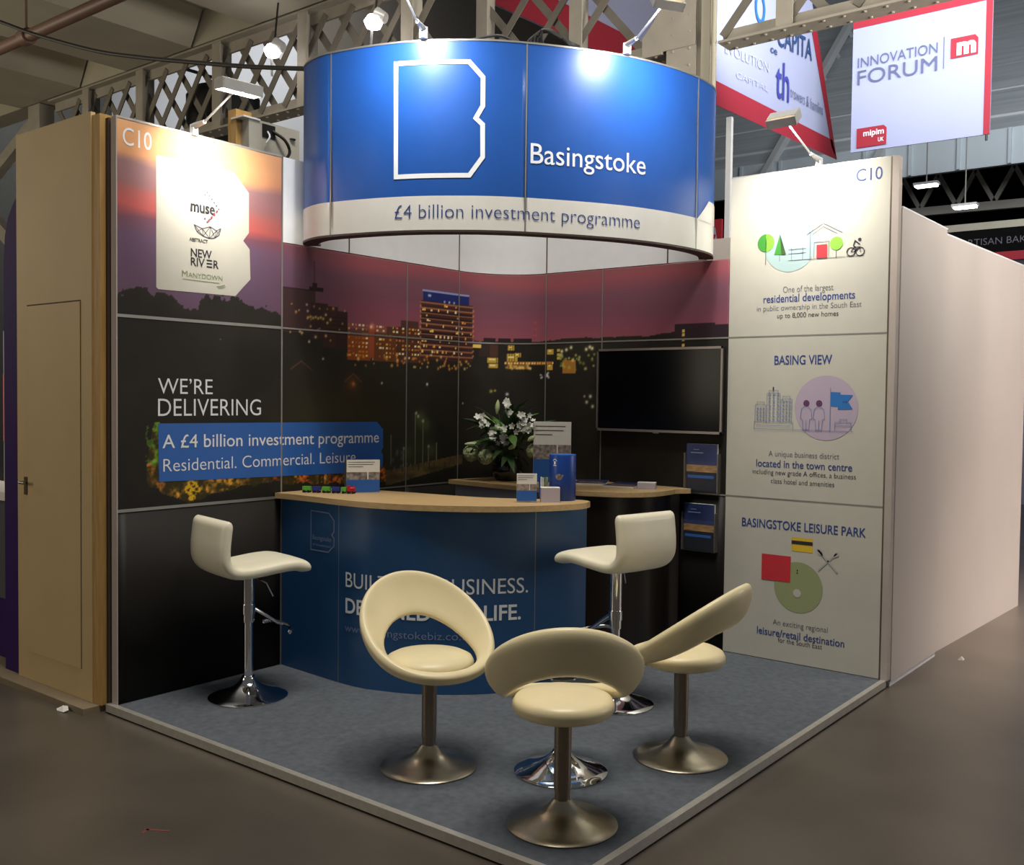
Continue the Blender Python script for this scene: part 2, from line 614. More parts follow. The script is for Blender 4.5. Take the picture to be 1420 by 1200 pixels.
def vnoise(u, v, seed=0, oct=4, lac=2.0):
    """smooth value noise on arrays"""
    r = np.random.default_rng(seed)
    tab = r.random((64, 64))
    out = np.zeros_like(u, float)
    amp, tot = 1.0, 0.0
    for k in range(oct):
        x, y = u % 64, v % 64
        xi, yi = np.floor(x).astype(int), np.floor(y).astype(int)
        fx, fy = x - xi, y - yi
        fx, fy = fx * fx * (3 - 2 * fx), fy * fy * (3 - 2 * fy)
        a = tab[xi % 64, yi % 64]
        b = tab[(xi + 1) % 64, yi % 64]
        c = tab[xi % 64, (yi + 1) % 64]
        d = tab[(xi + 1) % 64, (yi + 1) % 64]
        out += amp * (a * (1 - fx) * (1 - fy) + b * fx * (1 - fy) + c * (1 - fx) * fy + d * fx * fy)
        tot += amp
        amp *= 0.5
        u, v = u * lac + 17.3, v * lac + 9.1
    return out / tot


def ramp(x, stops):
    xs = [s[0] for s in stops]
    return np.stack([np.interp(x, xs, [s[1][k] for s in stops]) for k in range(3)], -1)


def paint(U, Z):
    """sRGB picture of the dusk town printed on the wall; U along the wall, Z height"""
    n1 = vnoise(U * 1.2, Z * 7, 1)
    n2 = vnoise(U * 3, Z * 3, 2)
    n3 = np.clip(vnoise(U * 9, Z * 30, 31) * 2 - .3, 0, 1.3)
    zz = Z + (n1 - .5) * 0.10 + 0.02 * np.sin(U * 2)
    skyL = ramp(zz, [(2.0, (100, 78, 98)), (2.2, (104, 80, 102)), (2.42, (108, 84, 108)), (2.50, (122, 78, 92)), (2.56, (186, 92, 88)),
                     (2.63, (172, 96, 92)), (2.68, (146, 104, 106)), (2.78, (146, 112, 114)), (2.84, (214, 152, 108)), (2.95, (236, 176, 124)), (3.05, (238, 190, 150))])
    skyR = ramp(zz, [(2.0, (150, 84, 96)), (2.12, (138, 78, 94)), (2.25, (122, 76, 92)), (2.35, (124, 80, 96)), (2.44, (158, 84, 94)), (2.5, (150, 88, 94)), (2.6, (150, 90, 96))])
    k = np.clip((U - 0.85) / 0.8, 0, 1)[..., None]
    img = skyL * (1 - k) + skyR * k
    # tree and hill line
    hz = np.interp(U, [0, .07, .2, .32, .42, .47, .50, .64, .76, .83, .93, 1.04, 1.25, 1.5, 1.9, 2.2, 2.75, 3.3, 3.5, 3.8, 4.17, 4.39, 4.49, 4.8],
                   [2.13, 2.15, 2.155, 2.12, 2.05, 2.06, 2.14, 2.175, 2.145, 2.10, 2.10, 2.06, 2.03, 2.0, 1.9, 1.86, 2.015, 2.015, 2.028, 2.025, 2.03, 2.05, 2.085, 2.078])
    rough = np.interp(U, [0, 1.2, 1.5, 2.7, 4.8], [1, 1, .6, .25, .2])
    edge = hz + ((vnoise(U * 9, Z * 2, 5, 2) - .5) * 0.09 + (vnoise(U * 30, Z * 30, 6, 3) - .5) * 0.07) * rough
    land = Z < edge
    g = vnoise(U * 5, Z * 5, 7)
    dark = np.stack([34 + 16 * g, 32 + 14 * g, 30 + 8 * g], -1)
    glow = np.exp(-(((U - 1.55) / .5) ** 2 + ((Z - 1.5) / .25) ** 2))[..., None]
    dark = dark + glow * np.array([22, 20, 4])
    dark *= np.clip(np.interp(Z, [1.0, 1.1, 1.5, 2.0], [.8, .9, .95, 1.05]), 0, 2)[..., None]
    img = np.where(land[..., None], dark, img)

    def rect(u0, z0, u1, z1, c):
        nonlocal img
        m = (U >= u0) & (U <= u1) & (Z >= z0) & (Z <= z1)
        img = np.where(m[..., None], np.array(c, float), img)

    def dot(u, z, r, c, soft=1.0):
        nonlocal img
        a = np.clip(np.exp(-(((U - u) ** 2 + (Z - z) ** 2) / (r * r))) * soft, 0, 1)[..., None]
        img = img * (1 - a) + np.array(c, float) * a

    R_ = random.Random(5)
    # left office block in shade
    rect(1.048, 1.98, 1.30, 2.245, (72, 50, 50))
    rect(1.048, 2.235, 1.33, 2.245, (40, 26, 28))
    rect(1.26, 1.95, 1.40, 2.17, (62, 44, 44))
    rect(1.25, 2.24, 1.36, 2.26, (40, 26, 28))
    rect(1.287, 2.24, 1.293, 2.42, (70, 44, 50))
    rect(1.27, 2.245, 1.31, 2.29, (46, 30, 34))
    rect(1.36, 1.9, 1.48, 2.155, (70, 44, 38))
    rect(1.46, 1.9, 1.556, 2.13, (62, 40, 38))
    for z in np.arange(1.96, 2.13, .026):
        rect(1.37, z, 1.55, z + .005, (48, 30, 26))
    for k2 in range(26):
        dot(R_.uniform(1.1, 1.55), R_.uniform(1.93, 2.16), R_.uniform(.004, .009), R_.choice([(255, 214, 130), (250, 180, 90), (255, 236, 190)]))
    for k2 in range(7):
        dot(1.24 + .02 * k2, 2.075 + .006 * (k2 % 2), .008, (255, 220, 110))
    # lit low blocks
    rect(1.556, 1.83, 1.76, 1.985, (150, 78, 34))
    rect(1.56, 1.985, 1.75, 2.03, (110, 70, 66))
    rect(1.74, 1.85, 1.79, 2.06, (170, 84, 52))
    rect(1.79, 1.83, 1.99, 2.02, (112, 66, 40))
    rect(1.90, 2.0, 2.0, 2.06, (96, 62, 50))
    rect(1.985, 1.83, 2.24, 2.07, (88, 54, 40))
    rect(2.03, 2.06, 2.2, 2.11, (84, 54, 50))
    for z in np.arange(1.855, 2.06, .028):
        for u in np.arange(1.565, 2.24, .03):
            if R_.random() < .7 and not (u > 1.74 and u < 1.79):
                wd = R_.uniform(.010, .022)
                rect(u, z, u + wd, z + .012, R_.choice([(255, 214, 110), (250, 178, 70), (214, 130, 50), (255, 238, 190), (180, 110, 56)]))
    dot(1.77, 2.055, .02, (255, 170, 130), .8)
    dot(1.76, 2.05, .009, (255, 250, 230))
    # tall tower
    rect(2.222, 1.86, 2.745, 2.262, (72, 44, 42))
    rect(2.245, 2.255, 2.71, 2.33, (34, 46, 110))
    rect(2.24, 2.326, 2.712, 2.335, (150, 160, 210))
    for z in np.arange(1.885, 2.25, .036):
        rect(2.215, z, 2.752, z + .009, (150, 100, 74))
        rect(2.222, z + .009, 2.745, z + .018, (46, 28, 30))
    for k2 in range(60):
        u, z = R_.uniform(2.23, 2.73), 1.895 + .036 * R_.randrange(0, 10) + .012
        rect(u, z, u + R_.uniform(.008, .02), z + R_.uniform(.01, .02), R_.choice([(255, 210, 120), (255, 236, 180), (238, 160, 80)]))
    for u in (2.30, 2.315, 2.46, 2.51, 2.56):
        dot(u, 2.30 if u < 2.4 else 2.268, .008, (230, 238, 255))
    for z in np.arange(1.9, 2.25, .036):
        dot(2.75, z, .007, (240, 150, 80))
        dot(2.22, z, .007, (240, 150, 80))
    for k2 in range(70):
        dot(R_.uniform(1.56, 2.74), R_.uniform(1.80, 1.90), R_.uniform(.005, .011), R_.choice([(255, 190, 80), (240, 150, 60), (255, 226, 150)]), .9)
    # right low blocks with lit windows
    rect(2.80, 1.9, 2.93, 2.0, (60, 44, 40))
    rect(2.75, 1.965, 2.82, 1.985, (255, 214, 120))
    for (u0, z0, u1, z1) in ((2.868, 1.86, 2.95, 1.895), (2.875, 1.82, 2.95, 1.85), (3.02, 1.95, 3.07, 1.985), (3.015, 1.87, 3.09, 1.925),
                             (3.07, 1.90, 3.12, 1.93), (3.33, 1.92, 3.385, 1.955), (3.33, 1.81, 3.38, 1.86)):
        rect(u0, z0, u1, z1, (206, 170, 72))
        for u in np.arange(u0, u1, .018):
            rect(u, z0, u + .003, z1, (120, 90, 40))
        rect(u0 + .01, (z0 + z1) / 2, u1 - .02, (z0 + z1) / 2 + .01, (255, 232, 150))
    rect(2.885, 1.9, 2.95, 1.985, (86, 56, 44))
    rect(3.0, 1.845, 3.39, 1.868, (150, 96, 44))
    for u in np.arange(3.0, 3.39, .022):
        rect(u, 1.848, u + .012, 1.864, R_.choice([(255, 200, 90), (220, 150, 60), (255, 226, 150)]))
    rect(3.02, 1.815, 3.18, 1.845, (140, 100, 46))
    for k2 in range(24):
        dot(R_.uniform(3.01, 3.2), R_.uniform(1.81, 1.845), .008, (255, 214, 120), .8)
    rect(3.47, 1.78, 3.58, 1.875, (176, 120, 50))
    for k2 in range(34):
        dot(R_.uniform(3.43, 3.76), R_.uniform(1.80, 1.92), R_.uniform(.006, .012), R_.choice([(190, 196, 90), (232, 226, 130), (150, 160, 60)]), .8)
    for (u, z) in ((3.46, 1.94), (3.50, 1.95), (3.54, 1.965), (3.67, 1.95), (3.70, 1.965), (3.72, 1.955)):
        dot(u, z, .012, (255, 248, 190))
    for z in (1.88, 1.91, 1.94):
        rect(3.42, z, 3.445, z + .018, (206, 186, 90))
    for k2 in range(12):
        dot(R_.uniform(3.27, 3.36), R_.uniform(1.74, 1.80), R_.uniform(.004, .008), (220, 226, 230))
    for z in (2.06, 2.105, 2.15):
        dot(3.223, z, .008, (255, 96, 96))
    rect(3.221, 2.03, 3.225, 2.16, (140, 70, 80))
    rect(2.84, 2.0, 2.93, 2.035, (48, 34, 40))
    rect(2.95, 2.0, 3.04, 2.04, (44, 32, 38))
    rect(3.06, 2.0, 3.2, 2.035, (46, 34, 40))
    # dark flat roofs at the far right
    rect(4.37, 2.0, 4.66, 2.10, (52, 36, 44))
    rect(4.66, 2.0, 4.80, 2.09, (48, 34, 42))
    for z in (1.95, 1.985, 2.02, 2.045):
        rect(4.425, z, 4.44, z + .016, (236, 206, 110))
    # scattered house lights in the dark
    for (u, z, r, c) in ((1.61, 1.68, .014, (255, 170, 90)), (1.25, 1.93, .008, (255, 236, 190)), (1.86, 1.69, .008, (220, 226, 240)), (2.29, 1.69, .010, (230, 236, 240)),
                         (3.02, 1.63, .011, (225, 232, 235)), (2.9, 1.65, .012, (190, 180, 90)), (2.93, 1.655, .008, (206, 190, 100)), (1.36, 1.83, .007, (230, 230, 230)),
                         (3.71, 1.62, .012, (230, 226, 200)), (3.68, 1.58, .012, (214, 210, 180)), (3.73, 1.55, .012, (220, 216, 180)), (3.66, 1.62, .008, (200, 196, 160)),
                         (2.66, 1.56, .006, (220, 220, 220)), (2.58, 1.13, .006, (235, 235, 235)), (.62, 1.91, .004, (150, 130, 120))):
        dot(u, z, r, c)
    for (u, z, s_) in ((1.19, 1.76, .08), (1.61, 1.695, .07)):
        for q in np.linspace(0, 1, 26):
            dot(u - s_ + s_ * q, z + .05 * q, .004, (120, 84, 60), .5)
            dot(u + s_ * q, z + .05 - .05 * q, .004, (120, 84, 60), .5)
    dot(1.6, 1.68, .05, (170, 90, 40), .4)
    # lamp posts and lit road on the left wall
    for (u, z0, z1) in ((2.178, 1.07, 1.49), (2.25, 1.10, 1.435), (2.31, 1.1, 1.26), (2.39, 1.13, 1.285), (2.068, 1.1, 1.25), (1.95, 1.1, 1.35), (2.135, 1.05, 1.15)):
        rect(u - .003, z0, u + .003, z1, (146, 152, 120))
    for (u, z) in ((2.185, 1.492), (2.205, 1.47), (2.253, 1.438), (2.07, 1.255), (2.31, 1.262)):
        dot(u, z, .010, (244, 250, 220))
        dot(u + .03, z - .03, .05, (96, 104, 66), .5)
    dot(2.2, 1.25, .17, (64, 70, 44), .45)
    dot(1.9, 1.2, .16, (58, 60, 44), .5)
    road = (Z < 1.115 + .08 * np.clip((U - 1.95) / .7, 0, 1)) & (Z > 1.02 + .105 * np.clip((U - 1.95) / .7, 0, 1)) & (U > 1.9) & (U < 2.66)
    img = np.where(road[..., None], np.stack([60 + 110 * n2 * n3, 50 + 90 * n2 * n3, 36 + 46 * n2 * n3], -1), img)
    fence = (np.sin(U * 120) > .85) & (Z > 1.10) & (Z < 1.15) & (U > 1.83) & (U < 2.6)
    img = np.where(fence[..., None], np.array((58, 54, 40.)), img)
    for k2 in range(14):
        dot(R_.uniform(1.85, 2.1), R_.uniform(1.12, 1.26), .012, (120, 124, 110), .5)
    # flower bed lit under the blue box
    bed = vnoise(U * 26, Z * 26, 21, 3)
    bed2 = vnoise(U * 60, Z * 60, 22, 3)
    lo = np.interp(U, [.16, .25, .42, .55, .8, 1.0, 1.1, 1.5, 1.85], [1.14, 1.08, 1.015, 1.05, 1.09, 1.10, 1.075, 1.05, 1.04])
    hi = np.interp(U, [.16, .2, .6, 1.0, 1.9], [1.17, 1.42, 1.2, 1.2, 1.17])
    m = (U > .165) & (U < 1.9) & (Z > lo + (bed - .5) * .05) & (Z < hi)
    strength = np.clip((bed - .36) * 3, 0, 1) * np.clip((bed2 - .3) * 2.4, 0, 1)
    cc = np.stack([60 + 200 * strength, 52 + 130 * strength * np.where(U < .3, .8, 1), 24 + 60 * strength * bed2], -1)
    red = (vnoise(U * 9, Z * 9, 23, 2) > .55) & (U > .9)
    cc = np.where(red[..., None], cc * np.array([1.0, .72, .8]), cc)
    img = np.where(m[..., None], cc, img)
    m2 = (U > .13 + .10 * bed2) & (U < .24) & (Z > 1.16 + .1 * bed) & (Z < 1.40 + .10 * bed2) & (bed > .46)
    img = np.where(m2[..., None], np.stack([70 + 90 * strength, 96 + 110 * strength, 30 + 30 * strength], -1), img)
    m3 = (((U - .44) / .05) ** 2 + ((Z - 1.075) / .06) ** 2 < .4 + bed) & (bed2 > .5)
    img = np.where(m3[..., None], np.array((226, 178, 40.)), img)
    for u0 in (1.33, 1.36):
        rect(u0, 1.04, u0 + .015, 1.14, (60, 34, 20))
    low = Z < 1.0
    img = np.where(low[..., None], np.array((33, 30, 27.)), img)
    return np.clip(img, 0, 255)


def mural_panel(name, s0, s1, z0, z1, parent, step=0.0062, label=None):
    """a printed board of the wall system: thick board whose front carries the picture"""
    g = 0.003
    s0, s1, z0, z1 = s0 + g, s1 - g, z0 + g, z1 - g
    fine = z1 > 1.05
    nu = max(2, int((s1 - s0) / (step if fine else 0.05)) + 1)
    nz = max(2, int((z1 - z0) / (step if fine else 0.5)) + 1)
    ss, zs = np.linspace(s0, s1, nu), np.linspace(z0, z1, nz)
    x = np.interp(ss, MUR.s, MUR.p[:, 0])
    y = np.interp(ss, MUR.s, MUR.p[:, 1])
    U, Z = np.meshgrid(ss, zs, indexing='ij')
    rgb = paint(U, Z) / 255
    lin = np.where(rgb <= 0.04045, rgb / 12.92, ((rgb + 0.055) / 1.055) ** 2.4)
    co = np.stack([np.repeat(x[:, None], nz, 1), np.repeat(y[:, None], nz, 1), Z], -1).reshape(-1, 3)
    idx = np.arange(nu * nz).reshape(nu, nz)
    quads = np.stack([idx[:-1, :-1], idx[1:, :-1], idx[1:, 1:], idx[:-1, 1:]], -1).reshape(-1, 4)
    # rim back into the board's thickness
    th = -0.028
    ring = np.r_[idx[:, 0], idx[-1, 1:], idx[::-1, -1][1:], idx[0, ::-1][1:-1]]
    nx = np.interp(ss, MUR.s, MUR.n[:, 0])
    ny = np.interp(ss, MUR.s, MUR.n[:, 1])
    iu = ring // nz
    back = co[ring] + np.stack([nx[iu], ny[iu], 0 * nx[iu]], -1) * th
    nb = len(ring)
    k = np.arange(nb)
    side = np.stack([ring, nu * nz + k, nu * nz + (k + 1) % nb, ring[(k + 1) % nb]], -1)
    co = np.r_[co, back]
    lin = np.r_[lin.reshape(-1, 3), np.tile([[.05, .045, .04]], (nb, 1))]
    quads = np.r_[quads, side]
    off = np.array(parent.location)
    me = bpy.data.meshes.new(name)
    me.vertices.add(len(co))
    me.vertices.foreach_set('co', (co - off).astype(np.float32).ravel())
    me.loops.add(len(quads) * 4)
    me.loops.foreach_set('vertex_index', quads.astype(np.int32).ravel())
    me.polygons.add(len(quads))
    me.polygons.foreach_set('loop_start', (np.arange(len(quads)) * 4).astype(np.int32))
    me.polygons.foreach_set('loop_total', np.full(len(quads), 4, np.int32))
    me.update(calc_edges=True)
    a = me.color_attributes.new('print', 'BYTE_COLOR', 'POINT')
    a.data.foreach_set('color', np.c_[lin, np.ones(len(lin))].astype(np.float32).ravel())
    me.materials.append(M_print)
    o = bpy.data.objects.new(name, me)
    col.objects.link(o)
    o.parent = parent
    if label: o['label'] = label
    return o


wl = tag(empty('wall_left', (0, -1.5, 0)), 'left wall of the stand printed with a town at dusk', kind='structure')
wb = tag(empty('wall_back', (1.0, 0, 0)), 'back wall of the stand printed with a town at dusk', kind='structure')
lw = thing('display_panel', 'tall left end panel with dusk sky print, C10 and white card of partner logos', 'display panel', (0, -2.56, 0))
rows = [(0, 1.0), (1.0, 2.0), (2.0, 2.5)]
for a, b in ((0, 1.0), (1.0, 2.0), (2.0, 3.0)):
    mural_panel('panel', S_SEAM[0], S_SEAM[1], a, b, lw)
for i in (1, 2):
    for a, b in rows:
        mural_panel('panel', S_SEAM[i], S_SEAM[i + 1], a, b, wl)
for i in (3, 4, 5):
    for a, b in rows:
        mural_panel('panel', S_SEAM[i], S_SEAM[i + 1], a, b, wb)


def seam_v(s, z0, z1, parent, wd=0.008):
    mb = MB()
    MUR.strip(s - wd / 2, s + wd / 2, -0.02, 0.002, z0, z1, mb)
    return mb.build('joint_strip', M_seam, parent)


def seam_h(s0, s1, z, parent, wd=0.010):
    mb = MB()
    MUR.strip(s0, s1, -0.02, 0.0024, z - wd / 2, z + wd / 2, mb)
    return mb.build('joint_strip', M_seam, parent)


seam_v(S_SEAM[1], 0, 3.0, lw, .01)
for s in (S_SEAM[2],):
    seam_v(s, 0, 2.5, wl)
for s in (S_SEAM[3], S_SEAM[4], S_SEAM[5]):
    seam_v(s, 0, 2.5, wb)
for z in (1.0, 2.0):
    seam_h(0.003, S_SEAM[1] - .006, z, lw, .016)
    seam_h(S_SEAM[1] + .006, S_SEAM[3], z, wl)
    seam_h(S_SEAM[3], S_SEAM[6], z, wb)

# white top row of the walls (seams at other places)
WT = Curve(resample([(0, -2.036)] + mural_pts[1:-1] + [(1.70, 0)], 0.02))
o_ = 0.525
for (a, b, par) in ((0.004, .52, wl), (.528, 1.563, wl), (1.569, 2.27, wb), (2.276, 3.26, wb), (3.266, WT.s[-1], wb)):
    mb = MB()
    WT.strip(a, b, -0.03, 0.0, 2.503, 3.0, mb)
    mb.build('white_header', M_white_panel, par)
for k, (s_, par) in enumerate(((.524, wl), (1.566, wl), (2.273, wb), (3.263, wb))):
    mb = MB()
    WT.strip(s_ - .005, s_ + .005, -.03, .001, 2.503, 3.0, mb)
    mb.build('joint_strip', M_gap, par)
# structure behind the print
mb = MB()
MUR.strip(0.0, MUR.s[-1], -0.055, -0.03, 0.0, 2.5, mb, 0.05)
mb.build('wall_frame', M_gap, wb)

# left end panel: end trim, top cap, card, lettering
MB().box2((-0.045, -LEN - 0.004, 0.0), (0.004, -LEN + 0.002, 3.0)).build('end_trim', M_trim_white, lw)
MB().box2((-0.045, -LEN, 2.995), (0.002, -2.037, 3.006)).build('top_cap', M_alu, lw)
MB().box2((-0.05, -LEN + .002, 0.0), (-0.03, -2.04, 2.995)).build('panel_back', M_gap, lw)
card = Print().poly([(-2.858, 2.842), (-2.850, 2.850), (-2.376, 2.848), (-2.274, 2.748), (-2.273, 2.524), (-2.312, 2.474), (-2.268, 2.431), (-2.262, 2.262),
                     (-2.364, 2.158), (-2.846, 2.152), (-2.858, 2.162)]).lay('logo_card', M_wing, lw, on_left, label='white card cut like a letter B carrying partner logos')
Print().text('C10', -3.046, -2.884, 2.866, .088).lay('lettering', M_ink_white, lw, on_left)
p = Print().text('muse', -2.653, -2.50, 2.590, .060, .028)
p.lay('lettering', M_ink_black, card, L2)
p = Print()
for k in range(20):
    q = k / 20 * 4
    i, t = int(q), q - int(q)
    cs = [(-2.549, 2.706), (-2.475, 2.625), (-2.549, 2.544), (-2.623, 2.625)]
    a, b = cs[i], cs[(i + 1) % 4]
    x, y = a[0] + (b[0] - a[0]) * t, a[1] + (b[1] - a[1]) * t
    if x < -2.60 or (x < -2.575 and abs(y - 2.625) < .05):
        continue
    r = .0075
    p.poly([(x - r, y), (x, y - r), (x + r, y), (x, y + r)])
p.lay('logo_mark', M_ink_grey, card, L2)
p = Print()
for t in (.15, .4, .65, .9):
    x, y, r = -2.475 - .074 * t, 2.625 - .081 * t, .0075
    p.poly([(x - r, y), (x, y - r), (x + r, y), (x, y + r)])
p.lay('logo_mark', M_red, card, L3)
p = Print()
top = [(-2.632, 2.52), (-2.58, 2.505), (-2.53, 2.522), (-2.49, 2.505), (-2.462, 2.522)]
bot = [(-2.615, 2.485), (-2.575, 2.465), (-2.535, 2.458), (-2.50, 2.465), (-2.472, 2.485)]
p.stroke(top, .005).stroke(bot, .005).stroke([top[0], bot[0]], .005).stroke([top[-1], bot[-1]], .005)
for i in range(4):
    p.stroke([top[i], bot[i + 1]], .004).stroke([top[i + 1], bot[i]], .004)
for i in range(1, 4):
    p.stroke([top[i], bot[i]], .004)
p.lay('logo_mark', M_ink_grey, card, L2)
Print().text('ABSTRACT', -2.662, -2.545, 2.428, .019, .02).lay('lettering', M_ink_black, card, L2)
Print().text('NEW', -2.652, -2.520, 2.347, .043, .016).lay('lettering', M_ink_black, card, L2)
Print().text('RIV', -2.652, -2.565, 2.298, .043, .016).lay('lettering', M_ink_black, card, L2)
Print().text('R', -2.509, -2.475, 2.298, .043, .016).lay('lettering', M_ink_black, card, L2)
p = Print()
for k in range(3):
    p.rect(-2.553, 2.298 + k * .0175, -2.518, 2.306 + k * .0175)
p.lay('lettering', M_ink_black, card, L2)
Print().text('M', -2.706, -2.672, 2.233, .034, 0).lay('lettering', M_ink_olive, card, L2)
Print().text('ANYDOWN', -2.668, -2.451, 2.234, .026, 0).lay('lettering', M_ink_olive, card, L2)
p = Print()
p.stroke([(-2.70, 2.221), (-2.47, 2.219)], .003).stroke([(-2.49, 2.198), (-2.46, 2.204), (-2.435, 2.212)], .004).stroke([(-2.48, 2.190), (-2.45, 2.196), (-2.43, 2.204)], .003)
p.lay('logo_mark', M_ink_olive, card, L2)
p = Print().disc(-2.70, 2.792, .012).disc(-2.638, 2.790, .012).poly([(-2.70, 2.735), (-2.67, 2.742), (-2.63, 2.735), (-2.645, 2.715), (-2.665, 2.708), (-2.685, 2.716)])
p.stroke([(-2.715, 2.765), (-2.69, 2.752), (-2.665, 2.762), (-2.64, 2.752), (-2.615, 2.765)], .004)
p.lay('logo_mark', M_ink_steel, card, L2)
Print().text('Basingstoke', -2.60, -2.435, 2.722, .022).lay('lettering', M_ink_steel, card, L2)

# slogan box and headline, split at the panel seam
Print().text("WE’RE", -2.848, -2.512, 1.604, .082, -.004).lay('lettering', M_ink_white, lw, on_left)
Print().text('DELIVERING', -2.848, -2.186, 1.486, .092, -.004).lay('lettering', M_ink_white, lw, on_left)
SB = [(-2.848, 1.447), (-1.262, 1.438), (-1.208, 1.388), (-1.206, 1.268), (-1.228, 1.243), (-1.206, 1.218), (-1.210, 1.145), (-1.262, 1.112), (-2.842, 1.138)]
T1 = ('A £4 billion investment programme', -2.823, -1.246, 1.316, .070, .004, -0.008)
T2 = ('Residential. Commercial. Leisure', -2.818, -1.450, 1.190, .068, -.006, -0.004)
SM = S_SEAM[1] - LEN
for (par, side, e) in ((lw, -1, SM - .005), (wl, 1, SM + .005)):
    bx = Print().poly(SB).lay('slogan_box', M_slogan_blue, par, on_left, keep=(e, side), label='blue slogan box printed on the dusk picture')
    Print().text(*T1).lay('lettering', M_ink_white, bx, L2, keep=(e, side))
    Print().text(*T2).lay('lettering', M_ink_white, bx, L2, keep=(e, side))

# ------------------------------------------------------------------ right end panel, white
X0, X1 = 1.862, W
rw = thing('display_panel', 'tall white right end panel with three printed infographics and C10', 'display panel', (2.36, 0.02, 0))
wp = []
for a, b in ((0, 1.0), (1.0, 2.0), (2.0, 3.0)):
    wp.append(MB().box2((X0 + .002, 0.0, a + .004), (X1 - .01, 0.03, b - .004)).build('panel', M_wing, rw))
for z in (1.0, 2.0):
    MB().box2((X0, -.001, z - .005), (X1, .02, z + .005)).build('joint_strip', M_seam, rw)
MB().box2((X1 - .012, -.004, 0), (X1 - .002, .045, 3.0)).build('edge_strip', M_column, rw)
MB().box2((X1 - .002, -.004, 0), (X1 + .036, .05, 3.0)).build('end_trim', M_trim_white, rw)
MB().box2((X0, .0, 2.996), (X1, .04, 3.004)).build('top_cap', M_alu, rw)
MB().box2((X0, .03, 0), (X1 - .01, .05, 2.996)).build('panel_back', M_white_wall, rw)
P1, P2, P3 = wp[2], wp[1], wp[0]
Print().text('C10', 2.653, 2.803, 2.880, .070).lay('lettering', M_ink_navy, P1, on_back)
Print().text('MANYDOWN', 2.169, 2.60, 2.822, .050, 0).lay('lettering', M_ink_steel, P1, on_back)
Print().disc(2.258, 2.552, .165).lay('backdrop_disc', M_aqua, P1, on_back)
p = Print().poly([(2.104 + .054 * math.cos(t), 2.575 + .054 * math.sin(t)) for t in np.linspace(PI / 2, 3 * PI / 2, 20)])
p.lay('tree_picture', M_green_d, P1, B2)
Print().poly([(2.158, 2.496), (2.205, 2.494), (2.194, 2.622)]).lay('fir_picture', M_green_d, P1, B2)
p = Print().poly([(2.104 + .054 * math.cos(t), 2.575 + .054 * math.sin(t)) for t in np.linspace(-PI / 2, PI / 2, 20)])
p.lay('tree_picture', M_green_l, P1, B2)
Print().disc(2.544, 2.535, .039).lay('tree_picture', M_green_l, P1, B2)
p = Print().poly([(2.205, 2.494), (2.236, 2.494), (2.194, 2.622)])
p.lay('fir_picture', M_leaf, P1, B3)
Print().rect(2.426, 2.457, 2.490, 2.535).lay('door_picture', M_red, P1, B3)
p = Print()
Print().stroke([(2.104, 2.60), (2.104, 2.44)], .004).lay('trunk_line', M_ink_grey, P1, B2)
p.stroke([(2.194, 2.494), (2.194, 2.455)], .003)
p.lay('trunk_line', M_ink_grey, P1, B2)
p = Print()
p.stroke([(2.25, 2.52), (2.36, 2.52)], .003).stroke([(2.25, 2.495), (2.36, 2.495)], .003).stroke([(2.27, 2.53), (2.27, 2.455)], .003).stroke([(2.34, 2.53), (2.34, 2.455)], .003)
p.lay('bench_picture', M_ink_grey, P1, B2)
p = Print()
p.stroke([(2.363, 2.60), (2.463, 2.660), (2.580, 2.595)], .004).stroke([(2.386, 2.455), (2.386, 2.612)], .004).stroke([(2.378, 2.608), (2.378, 2.655), (2.398, 2.655), (2.398, 2.622)], .003)
p.stroke([(2.41, 2.457), (2.41, 2.552), (2.50, 2.552), (2.50, 2.457)], .003).stroke([(2.544, 2.496), (2.544, 2.45)], .003).stroke([(2.25, 2.455), (2.60, 2.452)], .003)
p.stroke([(2.40, 2.60), (2.463, 2.640), (2.55, 2.592)], .003)
p.lay('house_picture', M_ink_grey, P1, B2)
p = Print().ring(2.632, 2.478, .024, .005).ring(2.685, 2.476, .024, .005)
p.stroke([(2.632, 2.478), (2.652, 2.505), (2.682, 2.503), (2.66, 2.478), (2.632, 2.478)], .004).stroke([(2.682, 2.503), (2.686, 2.476)], .004)
p.stroke([(2.645, 2.512), (2.655, 2.540), (2.683, 2.516)], .007).stroke([(2.645, 2.512), (2.662, 2.495), (2.655, 2.478)], .007).disc(2.682, 2.545, .010).stroke([(2.605, 2.453), (2.71, 2.45)], .003)
p.lay('cyclist_picture', M_ink_black, P1, B2)
Print().text('One of the largest', 2.220, 2.532, 2.262, .038, -.006).lay('lettering', M_ink_grey, P1, on_back)
Print().text('in public ownership in the South East', 2.052, 2.701, 2.156, .032, -.006).lay('lettering', M_ink_grey, P1, on_back)
Print().text('up to 8,000 new homes', 2.186, 2.566, 2.109, .030, -.002).lay('lettering', M_ink_black, P1, on_back)
Print().text('residential developments', 2.094, 2.662, 2.206, .046, .010).lay('lettering', M_ink_navy, P1, on_back)
